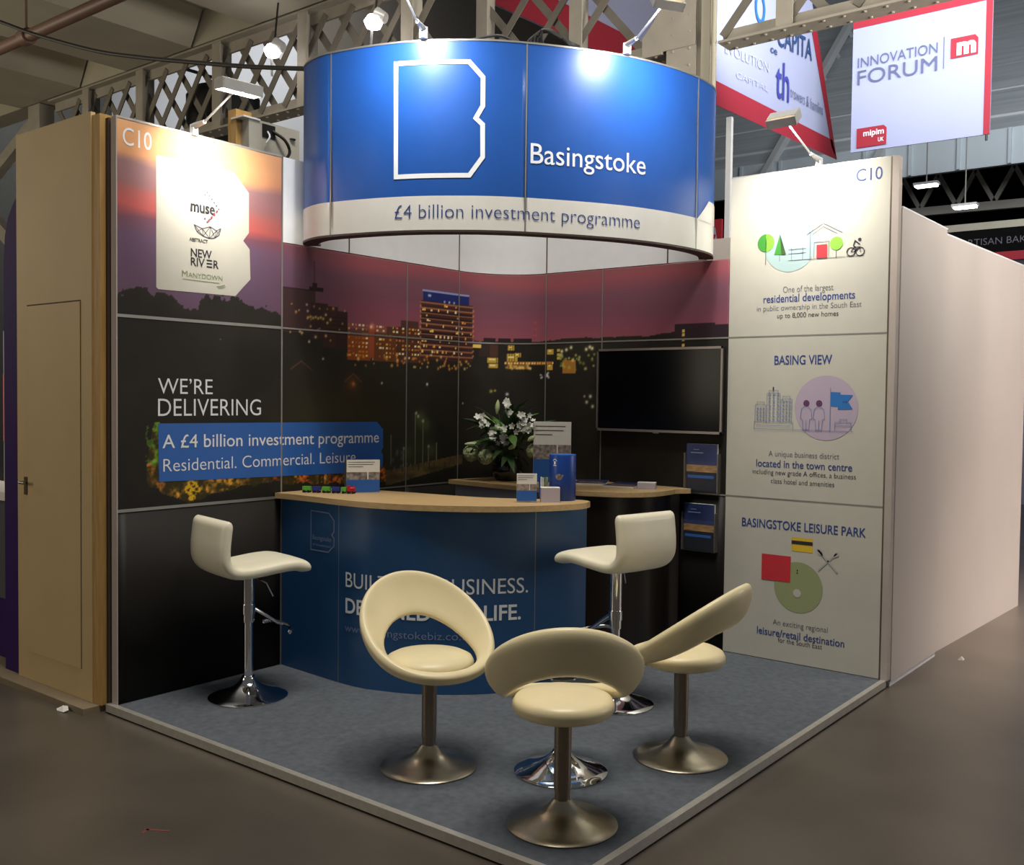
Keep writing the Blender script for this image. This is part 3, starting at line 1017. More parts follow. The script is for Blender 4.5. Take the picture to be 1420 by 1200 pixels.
# middle
Print().text('BASING VIEW', 2.174, 2.534, 1.826, .054, .012).lay('lettering', M_ink_navy, P2, on_back)
Print().disc(2.503, 1.565, .193).lay('backdrop_disc', M_lilac, P2, on_back)
for (x, z) in ((2.383, 1.592), (2.462, 1.592)):
    Print().disc(x, z, .019).lay('head_picture', M_plum, P2, B2)
Print().poly([(2.531, 1.660), (2.590, 1.658), (2.590, 1.645), (2.664, 1.643), (2.636, 1.604), (2.664, 1.560), (2.575, 1.556), (2.575, 1.574), (2.531, 1.576)]).lay('flag_picture', M_flagblue, P2, B2)
p = Print()
p.stroke([(2.53, 1.685), (2.53, 1.43)], .004).stroke([(2.05, 1.43), (2.67, 1.43)], .003)
for x in (2.383, 2.462):
    p.stroke([(x - .014, 1.57), (x - .030, 1.555), (x - .036, 1.50), (x - .022, 1.495), (x - .018, 1.432), (x + .018, 1.432), (x + .022, 1.495), (x + .036, 1.50), (x + .030, 1.555), (x + .014, 1.57)], .003, True)
    p.stroke([(x, 1.432), (x, 1.49)], .003)
p.lay('people_picture', M_ink_steel, P2, B3)
p = Print()
p.stroke([(2.56, 1.434), (2.56, 1.482), (2.656, 1.482), (2.656, 1.434)], .003).stroke([(2.56, 1.462), (2.656, 1.462)], .003).stroke([(2.588, 1.482), (2.588, 1.50), (2.63, 1.50), (2.63, 1.482)], .003)
p.lay('briefcase_picture', M_ink_steel, P2, B3)
p = Print()
for (x0, x1, z1) in ((2.055, 2.125, 1.58), (2.132, 2.216, 1.65), (2.222, 2.292, 1.615)):
    p.stroke([(x0, 1.475), (x0, z1), (x1, z1), (x1, 1.475)], .003)
    p.stroke([(x0 + .012, z1), (x0 + .012, z1 + .018), (x1 - .012, z1 + .018), (x1 - .012, z1)], .003)
    for z in np.arange(1.485, z1 - .01, .022):
        for k in range(3):
            xx = x0 + .010 + k * (x1 - x0 - .03) / 2
            p.rect(xx, z, xx + .013, z + .010)
p.stroke([(2.05, 1.43), (2.05, 1.475), (2.30, 1.475), (2.30, 1.43)], .003).stroke([(2.06, 1.452), (2.29, 1.452)], .003)
p.lay('building_picture', M_ink_steel, P2, B3)
Print().rect(2.168, 1.668, 2.176, 1.69).lay('flagpole_picture', M_ink_black, P2, B3)
Print().rect(2.606, 1.60, 2.612, 1.606).rect(2.622, 1.60, 2.628, 1.606).lay('flag_dots', M_ink_black, P2, B3)
Print().text('A unique business district', 2.148, 2.590, 1.263, .034, -.006).lay('lettering', M_ink_grey, P2, on_back)
Print().text('located in the town centre', 2.068, 2.668, 1.196, .044, .010).lay('lettering', M_ink_navy, P2, on_back)
Print().text('including new grade A offices, a business', 2.045, 2.691, 1.150, .030, -.004).lay('lettering', M_ink_black, P2, on_back)
Print().text('class hotel and amenities', 2.166, 2.564, 1.097, .030, -.004).lay('lettering', M_ink_black, P2, on_back)
# bottom
Print().text('BASINGSTOKE LEISURE PARK', 1.980, 2.758, .816, .052, .012).lay('lettering', M_ink_navy, P3, on_back)
Print().poly([(2.355 + .153 * math.cos(t), .472 + .155 * math.sin(t)) for t in np.linspace(0, 2 * PI, 50)[:-1]]).lay('disc_picture', M_sage, P3, on_back)
Print().disc(2.350, .437, .025).lay('disc_hole', M_wing, P3, B2)
Print().rect(2.118, .497, 2.306, .656).lay('red_card_picture', M_red, P3, B2)
Print().rect(2.309, .692, 2.441, .776).lay('bank_card_picture', M_yellow, P3, on_back)
Print().rect(2.309, .736, 2.441, .757).lay('card_stripe', M_ink_black, P3, B2)
Print().rect(2.345, .572, 2.353, .58).rect(2.345, .556, 2.353, .564).lay('disc_dots', M_ink_black, P3, B2)
p = Print().stroke([(2.475, .715), (2.595, .592)], .012).stroke([(2.59, .705), (2.478, .592)], .010)
p.poly([(2.465, .722), (2.500, .715), (2.505, .680), (2.475, .690)]).poly([(2.60, .712), (2.575, .70), (2.57, .675), (2.602, .69)])
p.lay('cutlery_picture', M_ink_pale, P3, B2)
Print().text('An exciting regional', 2.199, 2.544, .224, .034, -.006).lay('lettering', M_ink_grey, P3, on_back)
Print().text('leisure/retail destination', 2.095, 2.646, .153, .044, .010).lay('lettering', M_ink_navy, P3, on_back)
Print().text('for the South East', 2.234, 2.512, .119, .030, -.004).lay('lettering', M_ink_black, P3, on_back)

# ------------------------------------------------------------------ overhead fascia
FPT = catmull([(0.006, -1.86), (0.06, -1.93), (.165, -1.985), (.317, -2.015), (.507, -1.985), (.70, -1.935), (.89, -1.86), (1.05, -1.765), (1.228, -1.63),
               (1.371, -1.472), (1.544, -1.23), (1.69, -.975), (1.79, -.69), (1.835, -.41), (1.825, -.2), (1.78, -.07), (1.745, -.006)])
FC = Curve(FPT)
fa = thing('fascia_sign', 'curved blue and white overhead fascia with big outlined B between the two walls', 'sign', (0.95, -0.9, 2.5))
FT = 0.085
FS = [0.0, 0.437, 1.579, 2.77, FC.s[-1]]
fpan = []
for i in range(4):
    mb = MB()
    FC.strip(FS[i] + .002, FS[i + 1] - .002, -FT, 0.0, 2.696, 3.525, mb, .025, 0)
    FC.strip(FS[i] + .002, FS[i + 1] - .002, -FT, 0.0, 2.512, 2.696, mb, .025, 1)
    fpan.append(mb.build('panel', [M_blue, M_band], fa))
mb = MB()
FC.strip(0, FC.s[-1], -FT - .004, 0.002, 2.50, 2.512, mb, .025)
mb.build('bottom_rim', M_dark_rim, fa)
mb = MB()
FC.strip(0, FC.s[-1], -FT - .003, -FT + .0005, 2.512, 3.53, mb, .025)
mb.build('white_lining', M_white_panel, fa)
mb = MB()
FC.strip(0, FC.s[-1], -FT - .003, 0.003, 3.525, 3.535, mb, .025)
mb.build('top_rim', M_seam, fa)
for s in FS[1:4]:
    mb = MB()
    FC.strip(s - .004, s + .004, -.01, .002, 2.512, 3.525, mb, .004)
    mb.build('joint_strip', M_seam, fa)


def on_fascia(k):
    return lambda u, v: (*FC.at(u, .002 * k), v)


cuts = list(np.arange(0.02, FC.s[-1], .04))
p = Print().stroke([(.858, 3.415), (1.265, 3.412), (1.340, 3.330), (1.340, 3.178), (1.303, 3.112), (1.340, 3.078), (1.342, 2.904), (1.271, 2.805), (.862, 2.803)], .025, True)
p.lay('emblem', M_ink_white, fa, on_fascia(1.5), cuts, label='white outlined letter B emblem')
Print().text('Basingstoke', 1.605, 2.315, 2.884, .108, .002).lay('lettering', M_ink_white, fa, on_fascia(1.5), cuts, label='white town name')
Print().text('£4 billion investment programme', .857, 2.280, 2.575, .075, -.012).lay('lettering', M_ink_navy, fa, on_fascia(1.5), cuts, label='navy slogan on the white band')
Print().poly([(2.775, 2.690), (2.785, 2.70), (2.93, 2.822), (3.12, 2.822), (3.19, 2.70), (3.19, 2.690)]).lay('white_corner', M_band, fa, on_fascia(1.5), cuts)

# ------------------------------------------------------------------ reception counter
HT = 1.03
CB = catmull([(0.004, -2.035), (.28, -2.05), (.548, -2.066), (.7, -2.06), (.81, -2.035), (1.02, -1.948), (1.22, -1.795), (1.345, -1.65), (1.46, -1.47), (1.54, -1.28), (1.575, -1.14)], 10)
CC = Curve(CB)
ct = thing('reception_counter', 'curved blue front counter with pale wooden top reading Built for business', 'counter', (0.8, -1.7, 0))
CS = [0.0, .537, 1.698, CC.s[-1]]
for i in range(3):
    mb = MB()
    CC.strip(CS[i] + .001, CS[i + 1] - .001, -.03, 0.0, 0.0, HT - .032, mb, .025)
    mb.build('front_panel', M_counter_blue, ct)
for s in CS[1:3]:
    mb = MB()
    CC.strip(s - .002, s + .002, -.01, .001, 0.0, HT - .032, mb, .002)
    mb.build('joint_strip', M_seam, ct)
MB().prism([(0.004, -1.99), (0.5, -2.02), (.80, -1.985), (1.0, -1.905), (1.19, -1.765), (1.42, -1.46), (1.53, -1.15), (1.45, -1.12), (1.1, -1.5), (.6, -1.58), (.004, -1.62)], .02, HT - .034).build('carcass', M_counter_dark, ct)
topf = catmull([(0.004, -2.085), (.28, -2.075), (.6, -2.085), (.81, -2.065), (1.02, -2.0), (1.24, -1.88), (1.42, -1.73), (1.55, -1.56), (1.635, -1.36), (1.645, -1.25)], 8)
topb = catmull([(1.62, -1.175), (1.57, -1.145), (1.5, -1.15), (1.42, -1.2), (1.25, -1.33), (1.0, -1.44), (.6, -1.5), (.3, -1.55), (.004, -1.60)], 6)
wt = MB().prism([tuple(q) for q in topf] + [tuple(q) for q in topb], HT - .032, HT).build('worktop', M_wood, ct)
bevel(wt, .004)


def on_counter(u, v):
    return (*CC.at(u, .0025), v)


ccuts = list(np.arange(0.02, CC.s[-1], .04))
Print().stroke([(.285, .945), (.451, .943), (.497, .905), (.497, .841), (.478, .823), (.498, .806), (.498, .762), (.446, .722), (.285, .721)], .007, True).lay('emblem', M_ink_steel, ct, on_counter, ccuts)
Print().text('Basingstoke', .300, .472, .782, .026).lay('lettering', M_ink_steel, ct, on_counter, ccuts)
Print().text('of investment', .300, .472, .748, .014).lay('lettering', M_ink_steel, ct, on_counter, ccuts)
Print().text('BUILT FOR BUSINESS.', .598, 1.656, .548, .082, 0.0, -.004).lay('lettering', M_ink_white, ct, on_counter, ccuts)
Print().text('DESIGNED FOR LIFE.', .598, 1.616, .404, .080, .018, -.004).lay('lettering', M_ink_white, ct, on_counter, ccuts)
Print().text('www.basingstokebiz.co.uk', .594, 1.36, .300, .042, -.004, -.004).lay('lettering', M_ink_steel, ct, on_counter, ccuts)

# ------------------------------------------------------------------ back counter
bc = thing('back_counter', 'low dark counter with pale wooden top along the back wall', 'counter', (0.8, -0.35, 0))
btop = [(0.07, -.64), (.72, -.70), (1.15, -.71), (1.32, -.67), (1.47, -.60), (1.57, -.48), (1.60, -.33), (1.59, -.16), (1.55, -.006), (.42, -.006), (.30, -.04), (.18, -.12)]
wt = MB().prism([tuple(q) for q in catmull(btop, 5)] , HT - .03, HT).build('worktop', M_wood, bc)
bevel(wt, .004)
MB().prism([(.10, -.60), (.76, -.66), (.76, -.02), (.44, -.02), (.2, -.14)], 0.0, HT - .03).build('cupboard', M_cupboard, bc, )
MB().prism([tuple(q) for q in catmull([(.765, -.655), (1.15, -.665), (1.31, -.625), (1.44, -.56), (1.53, -.46), (1.55, -.33), (1.54, -.16), (1.51, -.03), (.765, -.03)], 5)], 0.0, HT - .03, smooth=True).build('curved_base', M_counter_dark, bc)

# ------------------------------------------------------------------ bar stools
TRUMPET = [(.0, .0), (.205, .0), (.207, .006), (.198, .012), (.17, .020), (.135, .031), (.10, .045), (.072, .060), (.052, .076), (.040, .092), (.034, .104)]


def sweep_seat(path, wd, th, name, m, parent):
    """upholstered strip: rounded section swept along a side profile (y, z)"""
    P = catmull(path, 8)
    n = len(P)
    t = np.gradient(P, axis=0)
    t /= np.linalg.norm(t, axis=1)[:, None]
    nn = np.stack([-t[:, 1], t[:, 0]], 1)
    d = np.r_[0, np.cumsum(np.linalg.norm(np.diff(P, axis=0), axis=1))]
    K = 28
    vs, fs = [], []
    rings = []
    for i in range(n):
        e = min(d[i], d[-1] - d[i])
        k = math.sqrt(max(0.0, 1 - (1 - min(1, e / (th * .55))) ** 2))
        kw = 1 - (1 - k) * .06
        for j in range(K):
            q = 2 * PI * j / K
            cx = math.copysign(abs(math.cos(q)) ** .28, math.cos(q)) * wd / 2 * kw
            cz = math.copysign(abs(math.sin(q)) ** .62, math.sin(q)) * th / 2 * max(k, .02)
            puff = 1 + .10 * (1 - (2 * cx / wd) ** 2)
            cz *= puff
            vs.append((cx, P[i, 0] + nn[i, 0] * cz, P[i, 1] + nn[i, 1] * cz))
    for i in range(n - 1):
        for j in range(K):
            j2 = (j + 1) % K
            fs.append((i * K + j, i * K + j2, (i + 1) * K + j2, (i + 1) * K + j))
    fs.append(tuple(range(K)))
    fs.append(tuple((n - 1) * K + j for j in range(K))[::-1])
    return MB().add(vs, fs, 0, True).build(name, m, parent, world=False, autosmooth=1.2)


def bar_stool(loc, rz, label, seat_z):
    t = thing('bar_stool', label, 'bar stool', loc, rz, None)
    z = seat_z
    sweep_seat([(-.195, z + .275), (-.205, z + .20), (-.212, z + .12), (-.205, z + .055), (-.165, z + .012), (-.10, z), (0, z + .006), (.10, z + .016), (.18, z + .018), (.235, z + .006), (.262, z - .012)], .415, .066, 'seat', M_leather_bar, t)
    MB().lathe(TRUMPET + [(.033, .112)], 56).build('base', M_chrome, t, False)
    MB().tube([(0, 0, .10), (0, 0, .42)], .025, 24).build('lower_post', M_chrome, t, False)
    MB().tube([(0, 0, .40), (0, 0, z - .036)], .031, 24).build('upper_post', M_chrome, t, False)
    MB().lathe([(.0, z - .045), (.085, z - .045), (.09, z - .04), (.09, z - .034), (.0, z - .034)], 24).build('seat_plate', M_black, t, False)
    mb = MB()
    mb.tube([(0, .025, .47), (0, .10, .42), (0, .165, .375), (0, .20, .362)], [.013, .012, .010, .009], 10)
    mb.tube([(-.15, .165, .352), (-.12, .195, .36), (-.06, .207, .362), (.06, .207, .362), (.12, .195, .36), (.15, .165, .352)], .010, 10)
    mb.tube([(0, 0, .445), (0, 0, .495)], .036, 20)
    fr = mb.build('footrest', M_chrome, t, False)
    for s in (-1, 1):
        MB().lathe([(.0, -.013), (.009, -.010), (.013, 0), (.009, .010), (.0, .013)], 12, (s * .152, .163, .352)).build('end_cap', M_chrome, fr, False)
    mb = MB().tube([(.05, .02, z - .05), (.11, .05, z - .075), (.145, .07, z - .14)], .0045, 8)
    mb.build('lever', M_chrome, t, False)
    return t


def face(d):   # rotation that turns local +y to direction d
    return math.atan2(d[1], d[0]) - PI / 2


F2 = Vector((fw.x, fw.y)).normalized()
R2 = Vector((rt.x, rt.y)).normalized()


def dirv(r, f):
    return Vector((R2.x * r + F2.x * f, R2.y * r + F2.y * f))


bar_stool((.377, -2.551, 0), face(dirv(math.cos(R_ := math.radians(40)), math.sin(R_))), 'white padded bar stool by the left wall facing the counter', .690)
bar_stool((1.93, -1.384, 0), face(dirv(-math.cos(R_ := math.radians(50)), math.sin(R_))), 'white padded bar stool at the right end of the blue counter', .752)


# ------------------------------------------------------------------ tub chairs
def tub_chair(loc, rz, label):
    t = thing('tub_chair', label, 'tub chair', loc, rz)
    # back ring: a tilted, dished band running round from the seat front to the high back
    N, K = 96, 22
    vs, fs = [], []

    def outer(a):
        c = math.cos(a)
        return Vector((.290 * math.sin(a), .016 - .268 * c, .435 + .375 * ((1 - c) / 2) ** 1.12))

    def inner(a):
        c = math.cos(a)
        return Vector((.205 * math.sin(a), -.004 - .208 * c, .452 + .170 * ((1 - c) / 2) ** 2.1))
    for i in range(N):
        a = 2 * PI * i / N
        O, I = outer(a), inner(a)
        tg = (outer(a + .01) - outer(a - .01)).normalized()
        ax = O - I
        nn = ax.cross(tg).normalized()
        if nn.z < 0 and abs(math.cos(a)) > 0.99 and math.cos(a) > 0:
            nn = -nn
        mid = (O + I) / 2
        th = .052
        for k in range(K):
            q = 2 * PI * k / K
            u = math.copysign(abs(math.cos(q)) ** .75, math.cos(q))
            v = math.copysign(abs(math.sin(q)) ** .70, math.sin(q))
            bow = -.020 * (1 - u * u) * ((1 - math.cos(a)) / 2)
            vs.append(mid + ax * .5 * u + nn * (v * th / 2 * (1 - .12 * u) + bow))
    for i in range(N):
        i2 = (i + 1) % N
        for k in range(K):
            k2 = (k + 1) % K
            fs.append((i * K + k, i * K + k2, i2 * K + k2, i2 * K + k))
    MB().add(vs, fs, 0, True).build('backrest', M_leather, t, False, 1.2)
    MB().lathe([(.0, .418), (.12, .418), (.160, .421), (.182, .430), (.192, .446), (.192, .464), (.182, .482), (.158, .494), (.11, .501), (.05, .504), (.0, .505)], 56).build('seat', M_leather, t, False, 1.2)
    MB().lathe([(.0, .404), (.09, .404), (.09, .419), (.0, .419)], 24).build('seat_plate', M_black, t, False)
    MB().lathe([(.0, .0), (.208, .0), (.211, .005), (.205, .010), (.175, .017), (.14, .026), (.105, .038), (.078, .052), (.056, .070), (.040, .090), (.033, .098)], 64).build('base', M_nickel, t, False)
    MB().tube([(0, 0, .09), (0, 0, .135)], .029, 28).build('lower_column', M_column, t, False)
    MB().tube([(0, 0, .132), (0, 0, .408)], .0325, 28).build('column', M_column, t, False)
    return t


tub_chair((1.80, -2.667, 0), face(dirv(-.50, .87)), 'cream tub chair facing forward, leftmost of the three on the carpet')
tub_chair((2.586, -2.773, 0), face(dirv(.02, -1.0)), 'cream tub chair nearest the platform corner, seen from behind')
tub_chair((2.582, -1.856, 0), face(dirv(.84, -.54)), 'cream tub chair turned sideways nearest the white end panel')

# small glass table behind the front chair
tb = thing('side_table', 'small round table on a polished chrome foot behind the front tub chair', 'table', (2.273, -2.344, 0))
MB().lathe([(r * .97, z) for r, z in TRUMPET] + [(.028, .13)], 56).build('base', M_chrome, tb, False)
MB().tube([(0, 0, .11), (0, 0, .40)], .022, 24).build('stem', M_chrome, tb, False)
MB().lathe([(.0, .40), (.07, .40), (.07, .407), (.0, .407)], 24).build('top_plate', M_chrome, tb, False)
MB().lathe([(.0, .407), (.225, .407), (.23, .411), (.23, .415), (.225, .419), (.0, .419)], 56).build('table_top', M_glass, tb, False)

# ------------------------------------------------------------------ television
tv = thing('television', 'black flat television hung on the back wall', 'television', (1.38, -0.03, 1.66))
MB().box2((.925, -.055, 1.402), (1.838, -.052, 1.930)).build('screen', M_screen, tv)
MB().box2((.915, -.050, 1.392), (1.848, -.012, 1.945)).build('back_shell', M_black, tv)
mb = MB()
mb.box2((.909, -.060, 1.930), (1.852, -.048, 1.945)).box2((.909, -.060, 1.387), (1.852, -.048, 1.403))
mb.box2((.909, -.060, 1.387), (.919, -.048, 1.945)).box2((1.842, -.060, 1.387), (1.852, -.048, 1.945))
mb.box2((1.36, -.058, 1.380), (1.40, -.050, 1.388))
mb.build('bezel', M_bezel, tv)
MB().box2((1.25, -.014, 1.55), (1.50, -.001, 1.80)).build('wall_bracket', M_black, tv)


# ------------------------------------------------------------------ wall leaflet holders and their brochures
def wall_holder(x0, x1, z0, z1, label, lab2):
    h = thing('leaflet_holder', label, 'leaflet holder', ((x0 + x1) / 2, 0, z0))
    mb = MB()
    mb.box2((x0 - .008, -.004, z0 - .01), (x1 + .008, -.001, z1 - .02))
    mb.box2((x0 - .008, -.045, z0 - .01), (x1 + .008, -.004, z0 - .006))
    mb.box2((x0 - .008, -.048, z0 - .01), (x1 + .008, -.045, z0 + .19))
    mb.build('pocket', M_acrylic, h)
    mb = MB()
    mb.box2((x0 - .012, -.048, z0 - .01), (x0 - .008, -.001, z0 + .24)).box2((x1 + .008, -.048, z0 - .01), (x1 + .012, -.001, z0 + .24))
    mb.build('side_wall', M_bezel, h)
    b = thing('brochure', lab2, 'brochure', ((x0 + x1) / 2, -.025, z0), 0, None)
    hgt = z1 - z0
    MB().box2((x0, -.034, z0), (x1, -.012, z1)).build('pages', M_paper, b)
    y = -.0345
    MB().box2((x0, y - .001, z0 + hgt * .55), (x1, -.034, z1)).build('cover_sky', M_night, b)
    MB().box2((x0, y - .001, z0 + hgt * .40), (x1, -.034, z0 + hgt * .55)).build('cover_sunset', M_dusk, b)
    MB().box2((x0, y - .001, z0), (x1, -.034, z0 + hgt * .40)).build('cover_foot', M_navy, b)
    fn = lambda u, v: (u, y - .0025, v)
    Print().rect(x0 + .01, z0 + hgt * .27, x1 - .02, z0 + hgt * .33).lay('cover_band', M_leaflet_blue, b, fn)
    Print().rect(x0 + .03, z0 + hgt * .80, x0 + .12, z0 + hgt * .82).rect(x0 + .05, z0 + hgt * .87, x0 + .09, z0 + hgt * .885).lay('cover_title', M_ink_steel, b, fn)


wall_holder(1.600, 1.816, 1.02, 1.322, 'clear leaflet holder on the back wall under the television', 'blue dusk brochure in the upper wall holder')
wall_holder(1.588, 1.804, .64, .935, 'clear leaflet holder low on the dark wall beside the white panel', 'blue dusk brochure in the lower wall holder')

# ------------------------------------------------------------------ things on the counters
CAMXY = Vector((CAM.x, CAM.y))


def toward(x, y, extra=0.0):
    d = CAMXY - Vector((x, y))
    return math.atan2(d.y, d.x) + PI / 2 + extra    # local -y faces the camera


def leaflet_front(parent, wd, z0, z1, y):
    h = z1 - z0
    fn = lambda u, v: (u, y, v)
    k = parent
    def put(name, pr, m):
        o = pr.lay(name, m, None, fn)
        o.parent = k
        return o
    put('white_area', Print().rect(-wd / 2, z0 + h * .62, wd / 2, z1), M_paper)
    put('photo_strip', Print().rect(-wd / 2, z0 + h * .38, wd / 2, z0 + h * .62), M_photo)
    put('blue_area', Print().rect(-wd / 2, z0, wd / 2, z0 + h * .38), M_leaflet_blue)
    fn = lambda u, v: (u, y - .001, v)
    p = Print()
    for q, (a, b) in enumerate(((.05, .85), (.05, .8), (.05, .5))):
        zz = z0 + h * (.92 - q * .07)
        p.rect(-wd / 2 + wd * a, zz, -wd / 2 + wd * b, zz + h * .016)
    o = p.lay('text_lines', M_ink_grey, None, fn); o.parent = k
    o = Print().rect(wd * .12, z0 + h * .40, wd * .16, z0 + h * .64).lay('photo_detail', M_paper, None, fn); o.parent = k


# box of leaflets on the left
lx, ly = .335, -1.70
t = thing('leaflet_box', 'small leaflet box with grey side on the left of the counter behind the toy train', 'leaflet box', (lx, ly, HT), toward(lx, ly, .12))
MB().box2((-.098, -.036, 0), (.098, .075, .192)).build('box', M_grey_box, t, False)
leaflet_front(t, .196, .004, .196, -.0425)
MB().box2((-.098, -.040, 0), (.098, -.036, .196)).build('leaflets', M_paper, t, False)
MB().box2((-.01, -.075, 0), (.08, -.040, .006)).build('foot', M_acrylic, t, False)
# standing leaflet on the right
lx, ly = 1.395, -1.466
t = thing('leaflet_stand', 'small standing leaflet with photo and blue base left of the card stack', 'leaflet', (lx, ly, HT), toward(lx, ly, .05))
MB().box2((-.055, -.004, .006), (.055, .012, .158)).build('leaflets', M_paper, t, False)
leaflet_front(t, .110, .008, .158, -.0055)
MB().box2((-.057, -.045, 0), (.057, .03, .005)).build('foot', M_acrylic, t, False)
# stack of cards
lx, ly = 1.484, -1.370
t = MB().box((0, 0, .040), (.104, .062, .080)).build('card_stack', M_paper_lilac, None)
t.location = (lx, ly, HT)
t.rotation_euler = (0, 0, toward(lx, ly, .1))
tag(t, 'block of stacked cards standing in front of the blue canister', 'cards')
tp = MB().box((0, 0, .0815), (.104, .062, .003)).build('top_card', M_paper, t, False)
# pen pot
lx, ly = 1.353, -1.262
t = thing('pen_pot', 'small clear pot of pens left of the blue canister', 'pen pot', (lx, ly, HT), .4)
MB().lathe([(.0, 0), (.036, 0), (.038, .006), (.038, .085), (.035, .085), (.034, .008), (.0, .008)], 24).build('pot', M_acrylic, t, False)
pens = [(-.018, .012, M_paper), (.0, .018, M_green_d), (.018, .008, M_paper), (-.010, -.012, M_can), (.012, -.014, M_paper), (.022, -.004, M_sage)]
for i, (px, py, m) in enumerate(pens):
    pn = MB().tube([(0, 0, .010), (px * .3, py * .3, .125)], .0045, 8).build('pen', m, None)
    pn.location = (lx + px, ly + py, HT)
    tag(pn, 'slim pen standing in the pot on the counter', 'pen', 'pens in the pot')
# canister
lx, ly = 1.462, -1.222
t = thing('canister', 'tall blue cylinder with a crest standing on the counter end', 'canister', (lx, ly, HT), toward(lx, ly))
MB().lathe([(.0, 0), (.073, 0), (.075, .004), (.075, .252), (.0735, .256), (.0, .256)], 48).build('tube', M_can, t, False)
MB().lathe([(.0, .256), (.0735, .256), (.0735, .259), (.0, .259)], 48).build('lid', M_leaflet_blue, t, False)


def on_can(u, v):
    a = -PI / 2 + u / .0752
    return (.0755 * math.cos(a), .0755 * math.sin(a), v)


cc_ = list(np.arange(-.06, .06, .01))
pr_ = Print().stroke([(-.048 + .013 * math.cos(q), .218 + .016 * math.sin(q)) for q in np.linspace(.3, PI - .3, 9)], .003).rect(-.053, .205, -.043, .222).rect(-.058, .197, -.038, .201)
o = pr_.lay('crest', M_ink_white, None, on_can, cc_); o.parent = t
o = Print().disc(-.022, .135, .020, .018, 10).poly([(-.035, .135), (.004, .150), (.004, .140), (-.02, .118)]).lay('crest', M_photo, None, on_can, cc_); o.parent = t
# showcard on the back counter
lx, ly = .735, -.33
t = thing('showcard', 'large upright showcard with white top and photo behind the blue canister', 'showcard', (lx, ly, HT), toward(lx, ly, -.06))
MB().box2((-.128, -.003, 0), (.128, .004, .415)).build('card', M_paper, t, False)
leaflet_front(t, .254, .004, .413, -.0045)
MB().box2((-.10, .004, 0), (.10, .10, .006)).build('foot', M_acrylic, t, False)
# dark box
t = bevel(MB().box((0, 0, .055), (.11, .08, .11)).build('gift_box', M_grey_box, None), .002)
t.location = (.50, -.085, HT)
t.rotation_euler = (0, 0, .5)
tag(t, 'small dark grey box between the flowers and the showcard', 'box')
# flat brochures and card box
for (x, y, rz, n, lab) in ((.955, -.17, .5, 2, 'flat blue brochure on the back counter nearest the showcard'), (1.235, -.19, .2, 2, 'flat blue brochure on the back counter left of the card box')):
    t = bevel(MB().box((0, 0, .006), (.21, .29, .012)).build('brochure', M_paper, None), .001)
    t.location = (x, y, HT)
    t.rotation_euler = (0, 0, rz)
    tag(t, lab, 'brochure')
    MB().box((0, 0, .0126), (.21, .29, .0014)).build('cover', M_night, t, False)
    MB().box((0, -.06, .0137), (.17, .05, .0006)).build('cover_picture', M_dusk, t, False)
t = bevel(MB().box((0, 0, .020), (.115, .075, .040)).build('card_box', M_paper_lilac, None), .002)
t.location = (1.44, -.26, HT)
t.rotation_euler = (0, 0, toward(1.44, -.26, -.1))
tag(t, 'white box of business cards at the right end of the back counter', 'box')
MB().box((0, 0, .0412), (.115, .075, .003)).build('top_card', M_paper, t, False)

# toy train
t = thing('toy_train', 'little green, blue and red wooden toy train on the left of the counter', 'toy train', (.245, -1.873, HT), math.atan2(.162, .285))
xs = [-.142, -.082, -.022, .038, .086, .130]
ms = [M_toy_g, M_toy_b, M_toy_g, M_toy_b, M_toy_g, M_toy_r]
for i, (x, m) in enumerate(zip(xs, ms)):
    ln = .048 if i not in (4,) else .030
    mb = MB().box((x, 0, .016), (ln, .028, .010))
    if i < 5:
        mb.box((x, 0, .029), (ln, .028, .016))
    else:
        mb.tube([(x - .005, 0, .028), (x + .022, 0, .028)], .011, 14).box((x - .014, 0, .034), (.018, .026, .026)).tube([(x + .014, 0, .03), (x + .014, 0, .048)], .004, 8)
    wg = mb.build('wagon' if i < 5 else 'locomotive', m, t, False)
    for dx in ((-.014, .014) if ln > .04 else (0,)):
        for sy in (-1, 1):
            MB().tube([(x + dx, sy * .0145, .008), (x + dx, sy * .019, .008)], .008, 14).build('wheel', M_black, wg, False)
    if i < 5:
        MB().tube([(x + ln / 2 - .002, 0, .014), (xs[i + 1] - .02, 0, .014)], .002, 6).build('coupling', M_chrome, wg, False)

# ------------------------------------------------------------------ flowers
fx, fy = .405, -.40
vz = thing('vase', 'dark round glass vase holding the bouquet on the back counter', 'vase', (fx, fy, HT))
MB().lathe([(.0, 0), (.075, 0), (.095, .02), (.108, .06), (.108, .10), (.095, .135), (.082, .155), (.085, .168), (.078, .168), (.075, .150), (.09, .12), (.10, .08), (.09, .03), (.0, .012)], 40).build('bowl', M_vase, vz, False)
bq = thing('bouquet', 'white lilies and small white blooms with dark green leaves in the vase', 'flowers', (fx, fy, HT + .02))


def fp(dx, z, dep):   # across the bouquet, height above counter, depth toward the viewer
    return Vector((rt.x * dx - fw.x * dep, rt.y * dx - fw.y * dep, z - .02))


def leaf_mesh(ln, wd, bend):
    n = 7
    vs, fs = [], []
    for i in range(n):
        t_ = i / (n - 1)
        wv = wd * math.sin(PI * (t_ ** .8)) * .5 + .0005
        zz = -bend * t_ * t_ * ln
        vs += [(-wv, t_ * ln, zz + .15 * wv), (0, t_ * ln, zz - .1 * wv), (wv, t_ * ln, zz + .15 * wv)]
    for i in range(n - 1):
        for j in range(2):
            fs.append((i * 3 + j, i * 3 + j + 1, i * 3 + j + 4, i * 3 + j + 3))
    return MB().add(vs, fs, 0, True)


